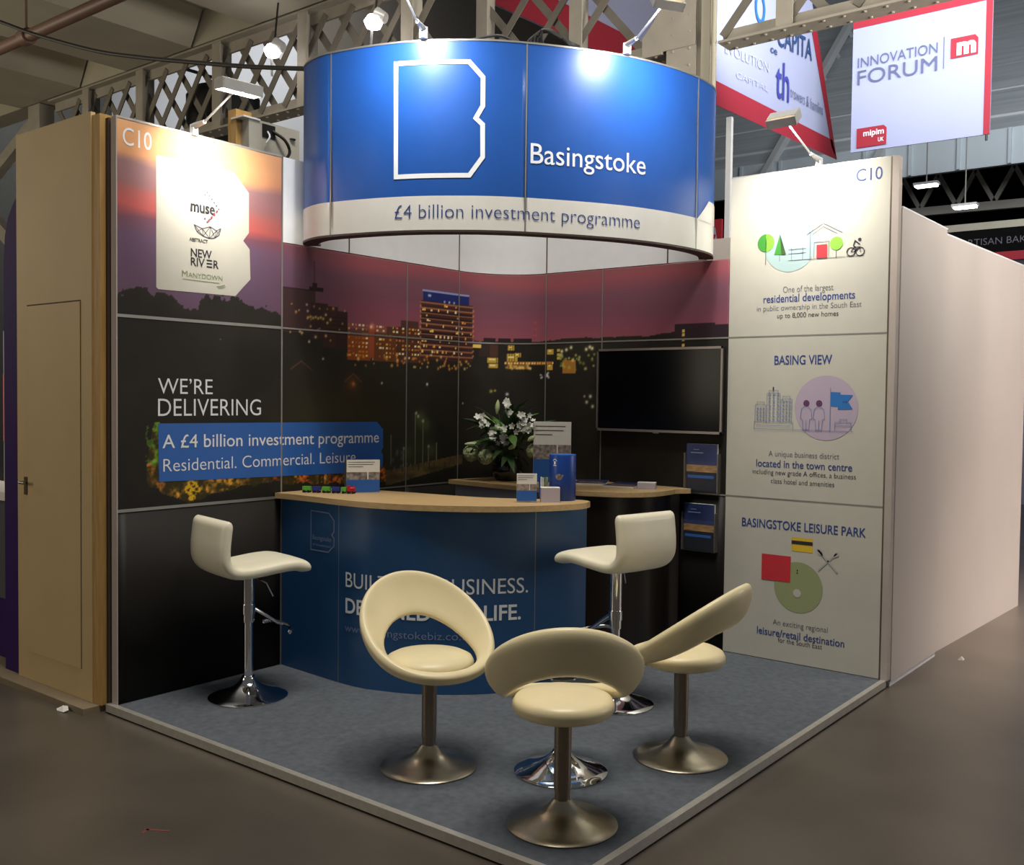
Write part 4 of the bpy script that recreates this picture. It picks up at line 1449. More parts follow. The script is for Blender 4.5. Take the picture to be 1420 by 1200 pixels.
leaf_src = []
for (ln, wd, bd, m) in ((.17, .055, .5, M_leaf), (.20, .045, .35, M_leaf), (.13, .06, .4, M_leaf2), (.22, .03, .6, M_leaf)):
    leaf_src.append(leaf_mesh(ln, wd, bd).build('leaf', m, bq, False).data)
for o in [c for c in bq.children]:
    bpy.data.objects.remove(o)
RL = random.Random(3)
for i in range(98):
    me = leaf_src[RL.choice([0, 0, 1, 1, 3, 2]) if i % 7 else 2]
    o = bpy.data.objects.new('leaf', me)
    col.objects.link(o)
    o.parent = bq
    az = RL.uniform(0, 2 * PI)
    el = RL.uniform(-.25, 1.15)
    rr = RL.uniform(.02, .15)
    if az < .75 or az > 2 * PI - .65:
        rr, el = .02, RL.uniform(.85, 1.2)
    o.location = (rr * math.cos(az), rr * math.sin(az), .16 + RL.uniform(0, .17) + .06 * el)
    o.rotation_euler = (el, RL.uniform(-.4, .4), az - PI / 2)
stem = MB()
tips = []


def bud(dx, z, dep, ang, ln):
    a = fp(dx, z, dep)
    d = (rt * math.cos(ang) + Vector((0, 0, 1)) * math.sin(ang)).normalized()
    pts = [a - d * ln / 2 + d * ln * q for q in (0, .15, .35, .6, .85, 1.0)]
    MB().tube(pts, [.004, .010, .015, .016, .010, .002], 8).build('lily_bud', M_bud, bq, False)
    tips.append(a)


for b_ in ((-.145, 1.455 - 1.03, .06, -.7, .10), (-.24, 1.285 - 1.03, .10, .02, .11), (.03, 1.27 - 1.03, .16, .5, .06), (.215, 1.33 - 1.03, .08, .25, .09),
           (-.075, 1.54 - 1.03, .0, 1.5, .10), (.16, 1.33 - 1.03, .14, .6, .06), (.005, 1.48 - 1.03, .04, 1.5, .12)):
    bud(*b_)


def bloom(dx, z, dep, r):
    mb = MB()
    c = fp(dx, z, dep)
    nrm = (-fw + Vector((RL.uniform(-.6, .6), RL.uniform(-.6, .6), RL.uniform(-.2, .9)))).normalized()
    a = nrm.orthogonal().normalized()
    b = nrm.cross(a)
    q0 = RL.uniform(0, 1)
    for k in range(5):
        q = 2 * PI * k / 5 + q0
        d = a * math.cos(q) + b * math.sin(q)
        e = -a * math.sin(q) + b * math.cos(q)
        vs = [c, c + d * r * .5 + e * r * .38 + nrm * r * .2, c + d * r + e * r * .2 + nrm * r * .35, c + d * r - e * r * .2 + nrm * r * .35, c + d * r * .5 - e * r * .38 + nrm * r * .2]
        mb.add(vs, [(0, 1, 2, 3, 4)], 0, True)
    mb.build('bloom', M_petal, bq, False)
    tips.append(c)


for (cx, cz, sx, sz, n) in ((.115, .405, .075, .055, 20), (-.07, .325, .055, .06, 16), (-.19, .44, .02, .02, 3), (.0, .54, .012, .025, 4), (.02, .455, .03, .02, 4), (.05, .36, .03, .05, 3), (-.17, .385, .04, .03, 4)):
    for k in range(n):
        bloom(cx + RL.uniform(-sx, sx), cz + RL.uniform(-sz, sz), RL.uniform(.08, .17), RL.uniform(.019, .029))
for (dx, z, dep, r) in ((-.25, .19, .06, .055), (-.15, .17, .12, .05), (.18, .21, .08, .05)):
    mb = MB()
    c = fp(dx, z, dep)
    for k in range(150):
        d = Vector((RL.gauss(0, 1), RL.gauss(0, 1), RL.gauss(0, 1))).normalized()
        a = d.orthogonal().normalized()
        b = d.cross(a)
        q = c + d * r
        s_ = .017
        mb.add([q - a * s_, q - b * s_, q + a * s_, q + b * s_, q + d * .006], [(0, 1, 4), (1, 2, 4), (2, 3, 4), (3, 0, 4)], 0, True)
    mb.build('hydrangea_head', M_hydrangea, bq, False)
    tips.append(c)
for c in tips[::2]:
    stem.tube([(c.x * .12, c.y * .12, .0), (c.x * .5, c.y * .5, c.z * .6), (c.x, c.y, c.z)], .003, 6)
stem.build('stems', M_leaf, bq, False)


# ------------------------------------------------------------------ flood lamps on arms
def flood_lamp(base, head, aim, label, lit, wd=.20, power=18.0, color=(1, .97, .92), spread=2.2, beam=None):
    base, head, aim = Vector(base), Vector(head), Vector(aim)
    t = thing('flood_lamp', label, 'flood lamp', base)
    d = (aim - head).normalized()
    side = Vector((head - base).cross(Vector((0, 0, 1)))).normalized()
    upv = side.cross(d).normalized()
    MB().obox(base + Vector((0, 0, .02)), (.016, 0, 0), (0, .016, 0), (0, 0, .03)).build('clamp', M_ink_white, t)
    mb = MB().tube([base + Vector((0, 0, .04)), base + (head - base) * .25 + Vector((0, 0, .01))], [.018, .011], 10)
    mb.tube([base + (head - base) * .2 + Vector((0, 0, .01)), head - d * .02], .006, 8)
    mb.build('arm', M_lamp_grey, t)
    mb = MB()
    mb.obox(head - d * .040, side * wd / 2, upv * .030, d * .006)
    mb.bar(head - upv * .036 - d * .034, head - upv * .058 + d * .012, wd, .005, side=(upv + d * .4)) if False else None
    for s in (-1, 1):
        mb.obox(head + upv * s * .042 - d * .014, side * wd / 2, upv * .003 + d * s * .0, d * .026)
        mb.obox(head + side * s * wd / 2 - d * .014, side * .003, upv * .045, d * .026)
    mb.build('reflector', M_lamp_grey, t)
    MB().obox(head - d * .022, side * (wd / 2 - .008), upv * .034, d * .003).build('lamp_glass', M_lamp_on if lit else M_lamp_warm, t)
    bd = (Vector(beam) - head).normalized() if beam else d
    l = bpy.data.lights.new('flood_beam', 'AREA')
    l.shape = 'RECTANGLE'
    l.size = wd * .9
    l.size_y = .05
    l.energy = power
    l.color = color
    l.spread = spread
    lo = bpy.data.objects.new('flood_beam', l)
    col.objects.link(lo)
    lo.parent = t
    lo.location = head + d * .004 - base
    lo.rotation_euler = bd.to_track_quat('-Z', 'Y').to_euler()
    return t


flood_lamp((0.0, -2.63, 3.006), (.46, -2.68, 3.14), (.36, -2.66, 2.2), 'lit flood lamp on an arm above the left end panel', True, .22, 6, (1, .95, .86), 1.35, (0, -2.56, 2.80))
flood_lamp((2.42, 0.02, 3.004), (2.40, -.45, 3.17), (2.36, 0.0, 2.70), 'flood lamp on an arm above the white right end panel', False, .17, 8.5, (1, .98, .90), 2.0)
flood_lamp((.95, -1.85, 3.546), (1.12, -2.22, 3.68), (.90, -1.86, 3.36), 'flood lamp above the outlined B on the curved fascia', False, .17, 8.5, (.96, .98, 1))
flood_lamp((1.70, -.99, 3.546), (2.08, -1.22, 3.66), (1.72, -.92, 3.36), 'flood lamp above the town name on the curved fascia', False, .17, 8.5, (.96, .98, 1))
# black cables looped on top of the fascia
mb = MB()
for k in range(5):
    q = [(1.32 + .02 * k, -1.42 + .01 * k, 3.546), (1.35 + .015 * k, -1.40, 3.585 + .006 * k), (1.41 + .01 * k, -1.34, 3.63 - .008 * k), (1.47, -1.27 + .01 * k, 3.58), (1.49 + .01 * k, -1.22, 3.546)]
    mb.tube([tuple(v) for v in catmull(q, 6)], .010, 8)
q = [(1.10, -1.62, 3.562), (1.17, -1.58, 3.575), (1.24, -1.54, 3.575), (1.30, -1.48, 3.54)]
mb.tube([tuple(v) for v in catmull(q, 6)], .008, 8)
tag(mb.build('cable_loop', M_cable, None), 'black cables looped over the top edge of the blue fascia', 'cable')

# ------------------------------------------------------------------ neighbours on the left
nb = thing('partition_wall', 'cream painted plywood wall with a flush door, left of the stand', 'partition wall', (-.58, -3.12, FZ))
MB().box2((-.97, -3.125, FZ + .035), (-.165, -3.10, 3.04)).build('board', M_cream, nb)
MB().box2((-.165, -3.12, FZ + .035), (-.085, -3.0, 3.02)).build('timber_stud', M_timber, nb)
MB().box2((-.97, -3.10, FZ + .035), (-.165, -3.0, 3.02)).build('core', M_gap, nb)
dr = MB().box2((-.845, -3.129, .15), (-.275, -3.1245, 2.08)).build('door', M_cream, nb)
for a, b in (((-.85, -3.1262, 2.08), (-.27, -3.1240, 2.088)), ((-.851, -3.1262, .15), (-.845, -3.1240, 2.08)), ((-.275, -3.1262, .15), (-.270, -3.1240, 2.08))):
    MB().box2(a, b).build('door_gap', M_gap, nb)
mb = MB().tube([(-.868, -3.130, 1.10), (-.868, -3.165, 1.10), (-.80, -3.168, 1.10)], .008, 8).box2((-.885, -3.131, 1.03), (-.851, -3.127, 1.13))
mb.build('door_handle', M_column, dr)
MB().box2((-.085, -3.09, FZ + .04), (-.056, -3.02, 3.0)).build('cover_strip', M_gap, nb)

pb = MB().box2((-2.6, -3.21, FZ), (-.10, -2.6, FZ + .034)).build('platform_edge', mat('worn_board', (128, 114, 92), .7), None)
tag(pb, 'low board platform under the cream wall and purple panel', 'platform')
pp = thing('panel_screen', 'dark purple rounded panel at the far left behind the cream wall', 'panel', (-1.06, -3.10, FZ))
prof = [(-.965, FZ + .035), (-1.15, FZ + .035), (-1.15, 2.2), (-1.148, 2.35), (-1.13, 2.5), (-1.09, 2.60), (-1.03, 2.67), (-.965, 2.72)]
mb = MB()
n = len(prof)
vs = [(x - .012, -3.11, z) for x, z in prof] + [(x - .012, -3.05, z) for x, z in prof]
mb.add(vs, [tuple(range(n)), tuple(range(n, 2 * n))[::-1]] + [(i, (i + 1) % n, n + (i + 1) % n, n + i) for i in range(n)])
mb.build('board', M_purple, pp)

fc_ = thing('counter_unit', 'purple fronted counter of the next stand glimpsed at the left edge', 'counter', (-1.55, -2.9, FZ + .035))
MB().box2((-2.4, -3.0, FZ + .035), (-1.2, -2.7, .35)).build('front', M_purple, fc_)
MB().box2((-2.4, -3.0, .35), (-1.2, -2.7, .95)).build('body', M_grey_box, fc_)
MB().box2((-2.45, -3.02, .95), (-1.2, -2.66, 1.0)).build('worktop', M_paper, fc_)
bn = thing('backdrop', 'pale backdrop with coral flash at the far left edge', 'backdrop', (-2.6, -2.0, FZ))
MB().box2((-3.6, -2.0, FZ), (-1.8, -1.96, 2.1)).build('board', M_hall_wall, bn)
MB().box2((-3.6, -2.004, 1.2), (-1.8, -2.0, 1.75)).build('coral_band', mat('coral', (226, 130, 120), 0.6), bn)

# ------------------------------------------------------------------ neighbours on the right: white stand walls
rwall = thing('stand_wall', 'white rear wall joining the right end panel, nearer the viewer', 'wall panel', (2.9, .5, FZ))
MB().box2((2.84, .055, FZ + .03), (2.902, .965, 2.712)).build('board', M_white_wall, rwall)
MB().box2((2.838, .055, 2.712), (2.906, .965, 2.722)).build('top_cap', M_white_panel, rwall)
MB().box2((2.845, .055, FZ), (2.895, .96, FZ + .03)).build('plinth', M_white_panel, rwall)
r2 = thing('stand_wall', 'white rear wall running on to the right behind the nearer wall', 'wall panel', (2.86, 2.2, FZ))
mb = MB()
qa, qb = (2.862, .97), (2.945, 3.12)
vs = []
for z in (FZ, 2.70):
    for (x, y) in (qa, qb, (qb[0] - .06, qb[1]), (qa[0] - .06, qa[1])):
        vs.append((x, y, z))
mb.add(vs, [(0, 1, 2, 3), (4, 5, 6, 7), (0, 1, 5, 4), (1, 2, 6, 5), (2, 3, 7, 6), (3, 0, 4, 7)])
mb.build('board', M_white_wall, r2)
MB().bar((2.832, .97, 2.705), (2.915, 3.12, 2.705), .064, .012, side=(0, 0, 1)).build('top_cap', M_white_panel, r2)
r3 = thing('stand_wall', 'pinkish lit wall across the aisle at the right edge', 'wall panel', (4.0, 6.5, FZ))
MB().box2((3.1, 6.5, FZ), (7.5, 6.56, 2.6)).build('board', mat('pink_white_wall', (232, 206, 196), 0.6), r3)
MB().box2((3.1, 6.49, FZ), (7.5, 6.5, .35)).build('kickboard', M_grey_box, r3)

# ------------------------------------------------------------------ hall structure
def lattice(name, label, x0, x1, y, z0, z1, pitch, posts, wd=.075):
    t = thing(name, label, 'girder', ((x0 + x1) / 2, y, z0))
    MB().box2((x0, y - .11, z0), (x1, y + .11, z0 + .02)).box2((x0, y - .015, z0 + .02), (x1, y + .015, z0 + .13)).build('bottom_chord', M_girder, t)
    MB().box2((x0, y - .11, z1), (x1, y + .11, z1 + .02)).box2((x0, y - .015, z1 - .11), (x1, y + .015, z1)).build('top_chord', M_girder, t)
    step = pitch * .62
    n = int((x1 - x0 - pitch) / step) + 1
    for i in range(n):
        a = x0 + i * step
        MB().bar((a, y - .02, z0 + .08), (a + pitch, y - .02, z1 - .06), wd, .012).build('brace', M_brace, t)
        MB().bar((a, y + .02, z1 - .06), (a + pitch, y + .02, z0 + .08), wd, .012).build('brace', M_brace, t)
    for px in posts:
        mb = MB().box2((px - .012, y - .09, z0 + .02), (px + .012, y + .09, z1)).box2((px - .07, y - .1, z0 + .02), (px + .07, y - .085, z1))
        mb.build('post', M_girder, t)
    mb = MB()
    nn = int((x1 - x0) / .16)
    for i in range(nn):
        x = x0 + (i + .5) * (x1 - x0) / nn
        for dy in (-.07, .07):
            mb.lathe([(.016, 0), (.012, -.010), (.0, -.014)], 8, (x, y + dy, z0))
    mb.build('rivets', M_girder, t)
    return t


lattice('lattice_girder', 'grey lattice girder under the gallery, left of the blue fascia', -8.0, -.95, .7, 4.42, 5.33, .62, [-7.1, -5.9, -4.42, -3.02, -1.6])
lattice('lattice_girder', 'grey lattice girder passing behind the fascia to the riveted column', -1.95, .30, 1.9, 4.58, 5.75, .90, [-1.75, -.62])
lattice('lattice_girder', 'riveted lattice girder running right from the column towards the banners', .83, 4.2, 1.9, 4.56, 5.75, .90, [1.4, 2.7])
cm = thing('steel_column', 'tall riveted grey steel column behind the blue fascia', 'column', (.54, 1.9, FZ))
mb = MB().box2((.32, 1.86, FZ), (.34, 1.94, 7.2)).box2((.34, 1.80, FZ), (.62, 1.815, 7.2)).box2((.34, 1.985, FZ), (.62, 2.0, 7.2)).box2((.47, 1.815, FZ), (.49, 1.985, 7.2))
mb.build('shaft', M_girder, cm)
MB().box2((.66, 1.82, FZ), (.74, 1.90, 7.2)).build('side_angle', M_soffit, cm)
MB().add([(.10, 1.795, 4.60), (.62, 1.795, 4.60), (.62, 1.795, 5.30), (.34, 1.795, 5.05), (.20, 1.795, 4.86), (.10, 1.795, 4.75), (.10, 1.81, 4.60), (.62, 1.81, 4.60), (.62, 1.81, 5.30), (.34, 1.81, 5.05), (.20, 1.81, 4.86), (.10, 1.81, 4.75)],
         [(0, 1, 2, 3, 4, 5), (11, 10, 9, 8, 7, 6)] + [(i, (i + 1) % 6, 6 + (i + 1) % 6, 6 + i) for i in range(6)]).build('gusset', M_girder, cm)
mb = MB()
for z in np.arange(4.3, 6.0, .14):
    for x in (.40, .56):
        mb.add(*(lambda c: ([(c[0] + .014 * math.cos(q), c[1], c[2] + .014 * math.sin(q)) for q in np.linspace(0, 2 * PI, 9)[:-1]] + [(c[0], c[1] - .012, c[2])],
                            [(i, (i + 1) % 8, 8) for i in range(8)]))((x, 1.799 if z > 4.58 else 1.80, z)), 0, True)
mb.build('rivets', M_girder, cm)
MB().tube([(.79, 1.80, FZ), (.79, 1.80, 7.2)], .022, 12).build('conduit', M_soffit, cm)

# gallery underside with broad beams, pipe, cable
so = tag(empty('ceiling', (-4.5, 0, 5.4)), 'pale concrete underside of the gallery', kind='structure')
MB().box2((-14, -5.0, 5.72), (-1.25, .9, 5.9)).build('soffit', M_soffit, so)
MB().box2((-14, .60, 5.37), (-1.25, .90, 5.72)).build('edge_beam', M_soffit, so)
for (xa, xb) in ((-11.5, -9.6), (-8.7, -7.2), (-6.15, -4.85), (-3.75, -2.45)):
    c = (xa + xb) / 2
    mb = MB()
    h = .22
    vs = []
    for y in (-5.0, .58):
        vs += [(xa - h, y, 5.72), (xa, y, 5.36), (xb, y, 5.36), (xb + h, y, 5.72)]
    mb.add(vs, [(0, 1, 2, 3), (7, 6, 5, 4), (0, 1, 5, 4), (1, 2, 6, 5), (2, 3, 7, 6), (3, 0, 4, 7)])
    mb.build('beam', M_soffit, so)
pt = MB().tube([(-9.0, -1.26, 4.92), (-5.0, -1.26, 4.92), (-1.2, -1.26, 4.92)], .055, 14).tube([(-4.78, -1.26, 4.92), (-4.66, -1.26, 4.92)], .075, 14)
for x in (-4.72, -7.2, -2.4):
    pt.tube([(x, -1.26, 4.92), (x, -1.26, 5.40)], .012, 6)
tag(pt.build('pipe', M_pipe, None), 'brown pipe hung under the gallery ceiling', 'pipe')
q = [(-5.6, -2.1, 4.47), (-4.6, -1.95, 4.17), (-3.6, -1.75, 3.93), (-2.6, -1.55, 3.75), (-1.6, -1.25, 3.66), (-.6, -.9, 3.62), (.05, -1.5, 3.50)]

# ------------------------------------------------------------------ hall shell far away
rf = tag(empty('wall_far', (0, 20, 0)), 'far side of the hall', kind='structure')
MB().box2((-18, 23.0, FZ), (22, 23.2, 8.8)).build('dark_gallery_wall', M_hall_dark, rf)
MB().box2((-18, 18.0, 6.81), (22, 18.15, 7.60)).build('plate_girder', M_plate, rf)
for x in np.arange(-12, 14, 1.05):
    MB().box2((x - .03, 17.93, 6.82), (x + .03, 18.0, 7.59)).build('stiffener', M_plate, rf)
mb = MB().add([(-18, 18.2, 7.6), (22, 18.2, 7.6), (22, 27.0, 15.4), (-18, 27.0, 15.4)], [(0, 1, 2, 3)])
mb.build('roof_slope', M_roof, rf)
for k in range(8):
    z, y = 8.1 + .86 * k, 18.75 + k * 1.0
    MB().box2((-18, y - .05, z - .1), (22, y + .05, z)).build('purlin', M_hall_wall, rf)
for x in (-6.0, -3.2, 1.8):
    mb = MB()
    mb.bar((x, 17.5, 7.0), (x, 26, 15.2), .22, .16, side=(1, 0, 0))
    mb.bar((x, 17.5, 6.2), (x, 26, 14.2), .14, .14, side=(1, 0, 0))
    for k in range(9):
        f0 = k / 9
        mb.bar((x, 17.5 + 8.5 * f0, 7.0 + 8.2 * f0), (x, 17.5 + 8.5 * (f0 + .08), 6.2 + 8 * (f0 + .08)), .09, .07, side=(1, 0, 0))
    mb.build('roof_truss', M_hall_wall, rf)
# shaded trusses and lights under the far gallery
mb = MB()
mb.bar((-8, 20.0, 6.4), (14, 20.0, 6.1), .20, .16)
for k in range(26):
    x = -8 + k * .85
    mb.bar((x, 20.0, 6.4), (x + .42, 20.0, 7.2), .10, .06)
    mb.bar((x + .42, 20.0, 7.2), (x + .85, 20.0, 6.4), .10, .06)
mb.bar((-8, 21.0, 5.3), (14, 21.0, 5.7), .16, .12)
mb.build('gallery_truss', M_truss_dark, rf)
MB().box2((-2.2, 15.5, 4.96), (6, 15.9, 5.18)).build('cream_beam', M_soffit, rf)
wlf = tag(MB().box2((-18, -14, FZ), (-17.8, 30, 9)).build('wall_side', M_wall_side, None), kind='structure')
wr = tag(MB().box2((-17.7, 7.0, 2.9), (-10.4, 7.2, 9.8)).build('wall_rear', M_hall_wall, None), kind='structure')
wd_ = tag(MB().box2((-10.4, 7.0, 2.9), (-3.2, 7.2, 9.8)).build('wall_inner', mat('inner_wall_paint', (92, 85, 74), .8), None), kind='structure')
gc = thing('gallery_column', 'grey gallery column with slanting brackets at the far left behind the cream wall', 'column', (-8.4, .7, FZ))
MB().box2((-8.55, .60, FZ), (-8.25, .80, 5.36)).build('shaft', M_girder, gc)
MB().bar((-11.2, .7, 4.0), (-8.5, .7, 5.2), .16, .12).build('bracket', M_girder, gc)
MB().bar((-10.6, .7, 4.55), (-8.5, .7, 3.2), .18, .12).build('bracket', M_girder, gc)
bs = thing('loudspeaker', 'black rounded loudspeaker cluster hung behind the lattice girder', 'loudspeaker', (-5.3, 1.32, 4.75))
MB().lathe([(.0, -.30), (.36, -.30), (.42, -.22), (.42, .22), (.36, .30), (.0, .30)], 24, (-5.3, 1.32, 4.85)).build('case', M_black, bs)
MB().tube([(-5.3, 1.32, 5.1), (-5.3, 1.32, 5.28), (-5.3, .82, 5.28)], .02, 8).build('hanger', M_black, bs)
for (x, y, z, lab) in ((-1.02, 14.0, 5.73, 'lit hall lamp under the far gallery, left of the pair'), (-.32, 14.0, 5.25, 'lit hall lamp under the far gallery, right of the pair')):
    t = thing('hall_lamp', lab, 'lamp', (x, y, z))
    MB().box2((x - .22, y - .1, z), (x + .22, y + .1, z + .05)).build('housing', M_lamp_grey, t)
    MB().box2((x - .19, y - .09, z - .03), (x + .19, y + .09, z)).build('diffuser', M_lamp_on, t)
    MB().tube([(x, y, z + .05), (x, y, 10.5)], .012, 6).build('hanger', M_truss_dark, t)

# ------------------------------------------------------------------ hanging banners
def plane_banner(name, label, corners, origin, fn, bands, inks):
    """cloth on a thin frame: corners in (u, v); fn maps (u, v, depth) to space"""
    t = thing(name, label, 'banner', origin)
    mb = MB()
    n = len(corners)
    vs = [fn(u, v, 0) for u, v in corners] + [fn(u, v, .03) for u, v in corners]
    mb.add(vs, [tuple(range(n)), tuple(range(n, 2 * n))[::-1]] + [(i, (i + 1) % n, n + (i + 1) % n, n + i) for i in range(n)])
    mb.build('cloth', M_banner, t)
    for nm, pr, m in bands:
        pr.lay(nm, m, t, lambda u, v: fn(u, v, -.01))
    for nm, pr, m in inks:
        pr.lay(nm, m, t, lambda u, v: fn(u, v, -.02))
    return t


iv = lambda u, v, d: (u, 12.0 + d, v)
bi = plane_banner('hanging_banner', 'square white hanging banner with red edge reading Innovation Forum', [(-1.76, 6.05), (.54, 6.03), (.54, 8.32), (-1.76, 8.30)], (-.6, 12.0, 6.0), iv,
             [('red_edge', Print().rect(.44, 6.03, .54, 8.34), M_banner_red), ('red_edge', Print().rect(-1.76, 8.22, .54, 8.34), M_banner_red)],
             [('lettering', Print().text('INNOVATION', -1.66, -.31, 7.52, .17, 0.0), M_banner_ink), ('lettering', Print().text('FORUM', -1.66, -.31, 7.22, .245, 0.0), M_banner_ink),
              ('rule', Print().rect(-.215, 7.23, -.203, 7.76), M_banner_ink),
              ('logo_block', Print().poly([(-.10, 7.37), (.33, 7.37), (.33, 7.64), (.28, 7.70), (-.10, 7.70)]), M_banner_red),
              ('logo_block', Print().poly([(-1.65, 6.11), (-1.13, 6.11), (-1.13, 6.40), (-1.18, 6.45), (-1.65, 6.45)]), M_banner_red)])
Print().text('m', .0, .30, 7.42, .26, .05).lay('lettering', M_ink_white, bi, lambda u, v: iv(u, v, -.03))
Print().text('mipim', -1.53, -1.17, 6.30, .10, .02).lay('lettering', M_ink_white, bi, lambda u, v: iv(u, v, -.03))
Print().text('UK', -1.27, -1.17, 6.17, .07, .01).lay('lettering', M_ink_white, bi, lambda u, v: iv(u, v, -.03))
MB().tube([(.49, 12.0, 6.03), (.49, 12.0, 5.93)], .02, 8).build('pole_end', M_black, bi)
MB().tube([(-1.7, 12.02, 8.32), (-1.7, 12.02, 12.5)], .01, 6).build('hanging_wire', M_cable, bi)
MB().tube([(.48, 12.02, 8.32), (.48, 12.02, 12.5)], .01, 6).build('hanging_wire', M_cable, bi)

cv = lambda u, v, d: (-2.5 - d, u, v)
bcp = plane_banner('hanging_banner', 'huge white hanging banner with red border listing partner firms, seen behind the girders', [(1.0, 5.95), (13.28, 6.30), (12.05, 8.62), (11.5, 9.6), (1.0, 9.6)], (-2.5, 7.0, 5.9), cv,
              [('red_edge', Print().poly([(1.0, 5.95), (13.28, 6.27), (13.02, 6.60), (1.0, 6.36)]), M_banner_red),
               ('red_edge', Print().poly([(13.28, 6.28), (13.0, 6.45), (11.75, 8.62), (12.05, 8.62)]), M_banner_red)],
              [('lettering', Print().text('CAPITA', 10.42, 11.93, 7.66, .36, .01, .09), M_banner_navy),
               ('lettering', Print().text('th', 10.39, 10.95, 6.79, .62, .01, .05), M_banner_violet),
               ('lettering', Print().text('trowers & hamlins', 11.0, 12.5, 6.93, .19, -.005, .01), M_banner_ink),
               ('lettering', Print().text('EVOLUTION', 8.5, 10.1, 7.0, .16, -.01, .07), M_banner_pale),
               ('lettering', Print().text('CAPITAL', 8.9, 10.1, 6.72, .10, -.01, .06), M_banner_pale),
               ('lettering', Print().text('ce', 10.15, 10.42, 7.47, .12, .01, .05), M_banner_navy),
               ('logo_ring', Print().ring(9.72, 8.06, .16, .07, .22), M_flagblue)])
MB().tube([(-2.52, 3.0, 9.58), (-2.52, 3.0, 12.5)], .012, 6).build('hanging_wire', M_cable, bcp)
MB().tube([(-2.52, 11.0, 9.58), (-2.52, 11.0, 12.5)], .012, 6).build('hanging_wire', M_cable, bcp)

# bakery sign, red strip and small signs beyond the white walls
bk = thing('shop_sign', 'black sign board with pale letters beyond the white walls at the right edge', 'sign', (1.0, 12.2, 4.1))
MB().box2((-.4, 12.15, 4.10), (3.2, 12.30, 4.50)).build('board', M_hall_dark, bk)
Print().text('ARTISAN BAKERY', .10, 1.38, 4.24, .11, -.008).lay('lettering', M_ink_grey, bk, lambda u, v: (u, 12.148, v))
MB().box2((.5, 12.10, 3.96), (3.2, 12.30, 4.10)).build('red_strip', M_banner_red, bk)
MB().box2((-.4, 12.20, FZ), (3.2, 12.30, 3.96)).build('back_board', M_banner, bk)
rs = thing('hanging_sign', 'small red sign with white shape between the fascia and the white panel', 'sign', (.2, 3.0, 2.97))
MB().box2((-.10, 3.0, 2.96), (.285, 3.03, 3.35)).build('board', M_banner_red, rs)
Print().poly([(-.06, 3.0), (.24, 3.0), (.25, 3.1), (.22, 3.27), (.10, 3.30), (-.06, 3.30)]).lay('white_shape', M_banner, rs, lambda u, v: (u, 2.998, v))
Print().poly([(.12, 3.10), (.17, 3.06), (.23, 3.20), (.20, 3.21)]).lay('red_tick', M_banner_red, rs, lambda u, v: (u, 2.996, v))
MB().box2((-.02, 3.03, FZ), (.04, 3.07, 3.0)).build('post', M_hall_wall, rs)
wp_ = tag(MB().box2((.575, 2.48, FZ), (.625, 2.52, 4.15)).build('white_post', M_white_panel, None), 'slim white post behind the gap beside the white panel', 'post')
bw = tag(MB().box2((.70, 1.3, FZ), (2.4, 1.34, 2.86)).build('back_partition', M_white_wall, None), 'pale partition of the next stand behind the back wall', 'partition wall')

# equipment box on a timber post behind the left wall
eb = thing('equipment_box', 'grey equipment box with black socket and cables on a post behind the left wall', 'equipment box', (-.55, -1.72, FZ))
MB().box2((-.62, -1.90, 3.12), (-.50, -1.50, 3.34)).build('case', M_equip, eb)
MB().box2((-.505, -1.80, 3.24), (-.495, -1.70, 3.325)).build('socket', M_black, eb)
MB().box2((-.62, -1.95, 3.335), (-.49, -1.82, 3.345)).build('lid', M_white_panel, eb)
MB().tube([tuple(v) for v in catmull([(-.495, -1.72, 3.29), (-.45, -1.66, 3.24), (-.45, -1.62, 3.17), (-.47, -1.66, 3.10)], 6)], .010, 8).build('cable', M_cable, eb)
MB().tube([tuple(v) for v in catmull([(-.495, -1.76, 3.28), (-.46, -1.77, 3.24), (-.47, -1.79, 3.20)], 6)], .006, 8).build('cable', M_white_panel, eb)
MB().lathe([(.0, 0), (.022, 0), (.022, .006), (.0, .006)], 16, (-.497, -1.56, 3.27)).build('dial', M_black, eb)
MB().box2((-.66, -1.94, FZ), (-.58, -1.82, 3.40)).build('timber_post', M_timber, eb)

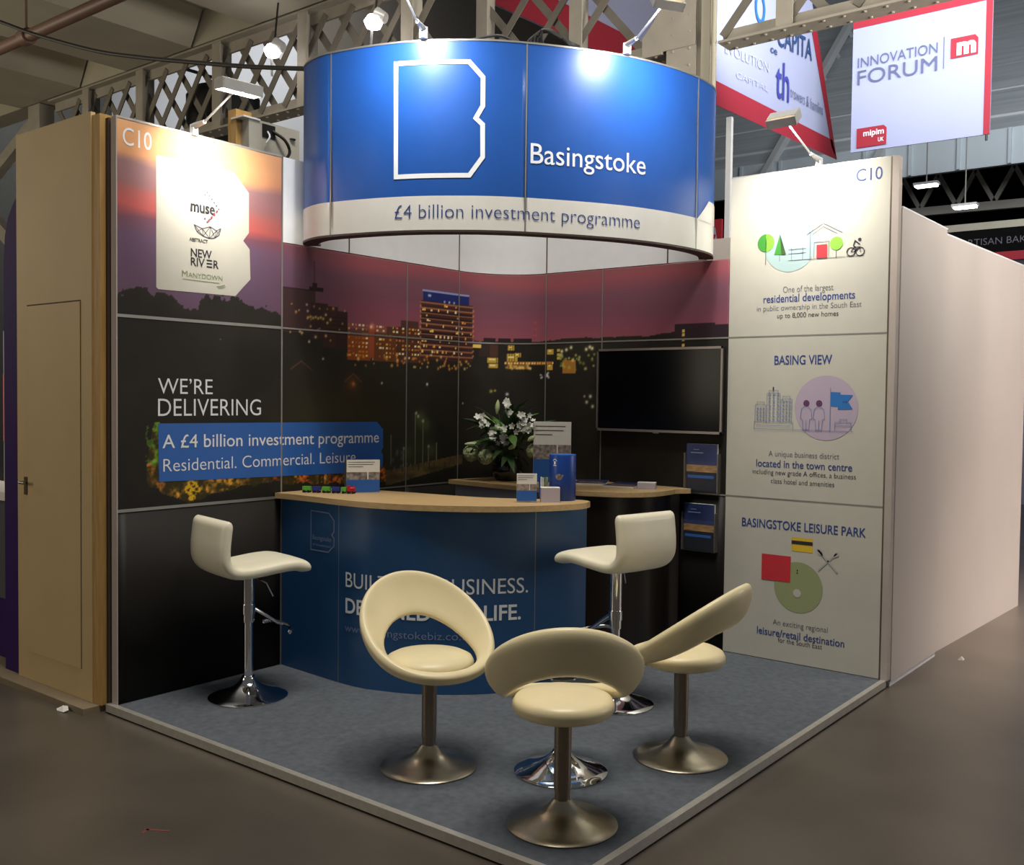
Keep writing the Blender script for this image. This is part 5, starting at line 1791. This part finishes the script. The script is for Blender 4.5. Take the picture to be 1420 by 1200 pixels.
# cable slung across the aisle ceiling
cb = MB().tube([tuple(v) for v in catmull([(-5.0, -1.9, 5.12), (-3.843, -1.9, 4.676), (-3.231, -1.9, 4.438), (-2.357, -1.9, 4.135), (-1.775, -1.9, 3.971), (-1.332, -1.9, 3.857), (-.541, -1.9, 3.664), (.03, -1.885, 3.542)], 6)], .014, 8)
tag(cb.build('cable', M_cable, None), 'black cable slung from the gallery ceiling to the top of the fascia', 'cable')


def far_lamp(p, label):
    p = Vector(p)
    t = thing('spot_lamp', label, 'lamp', p)
    MB().lathe([(.0, -.06), (.06, -.055), (.085, .0), (.05, .05), (.0, .06)], 16, tuple(p)).build('lamp_glass', M_lamp_on, t)
    MB().tube([p + Vector((.10, .05, .02)), p + Vector((.02, .02, .05))], [.045, .075], 12).build('housing', M_lamp_grey, t)
    MB().tube([p + Vector((-.04, .02, -.02)), p + Vector((-.16, .12, -.18))], .012, 6).build('arm', M_lamp_grey, t)
    MB().tube([p + Vector((0, .02, .05)), p + Vector((0, .1, .8))], .010, 6).build('hanger', M_cable, t)
    return t


far_lamp((-3.087, .3, 4.893), 'small lit lamp under the gallery above the left girder')
far_lamp((-1.703, .3, 4.857), 'small lit lamp just behind the top of the blue fascia')

# floor marks
for (x, y, a, l, lab) in ((1.385, -3.72, .55, .10, 'long arm of the faded red tape mark on the floor'), (1.36, -3.75, 2.0, .05, 'short arm of the faded red tape mark on the floor')):
    o = MB().box((0, 0, .0006), (l, .012, .0010)).build('tape_mark', M_tape, None)
    o.location = (x, y, FZ)
    o.rotation_euler = (0, 0, a)
    tag(o, lab, 'tape')
for (x, y, s_, lab) in ((-.279, -3.255, .055, 'crumpled white paper scrap on the floor below the cream wall'), (2.951, .946, .022, 'tiny white scrap on the floor beside the white walls')):
    mb = MB()
    vs = [(0, 0, .002), (s_, .1 * s_, .004), (1.2 * s_, .5 * s_, .012), (.5 * s_, .8 * s_, .022), (-.1 * s_, .5 * s_, .018), (.4 * s_, .35 * s_, .030), (-.6 * s_, .25 * s_, .003)]
    mb.add(vs, [(0, 1, 5), (1, 2, 5), (2, 3, 5), (3, 4, 5), (4, 0, 5), (0, 4, 6), (0, 6, 4, 3, 2, 1)])
    o = mb.build('paper_scrap', M_paper, None)
    o.location = (x + (.10 if s_ < .03 else 0), y, FZ)
    tag(o, lab, 'litter')
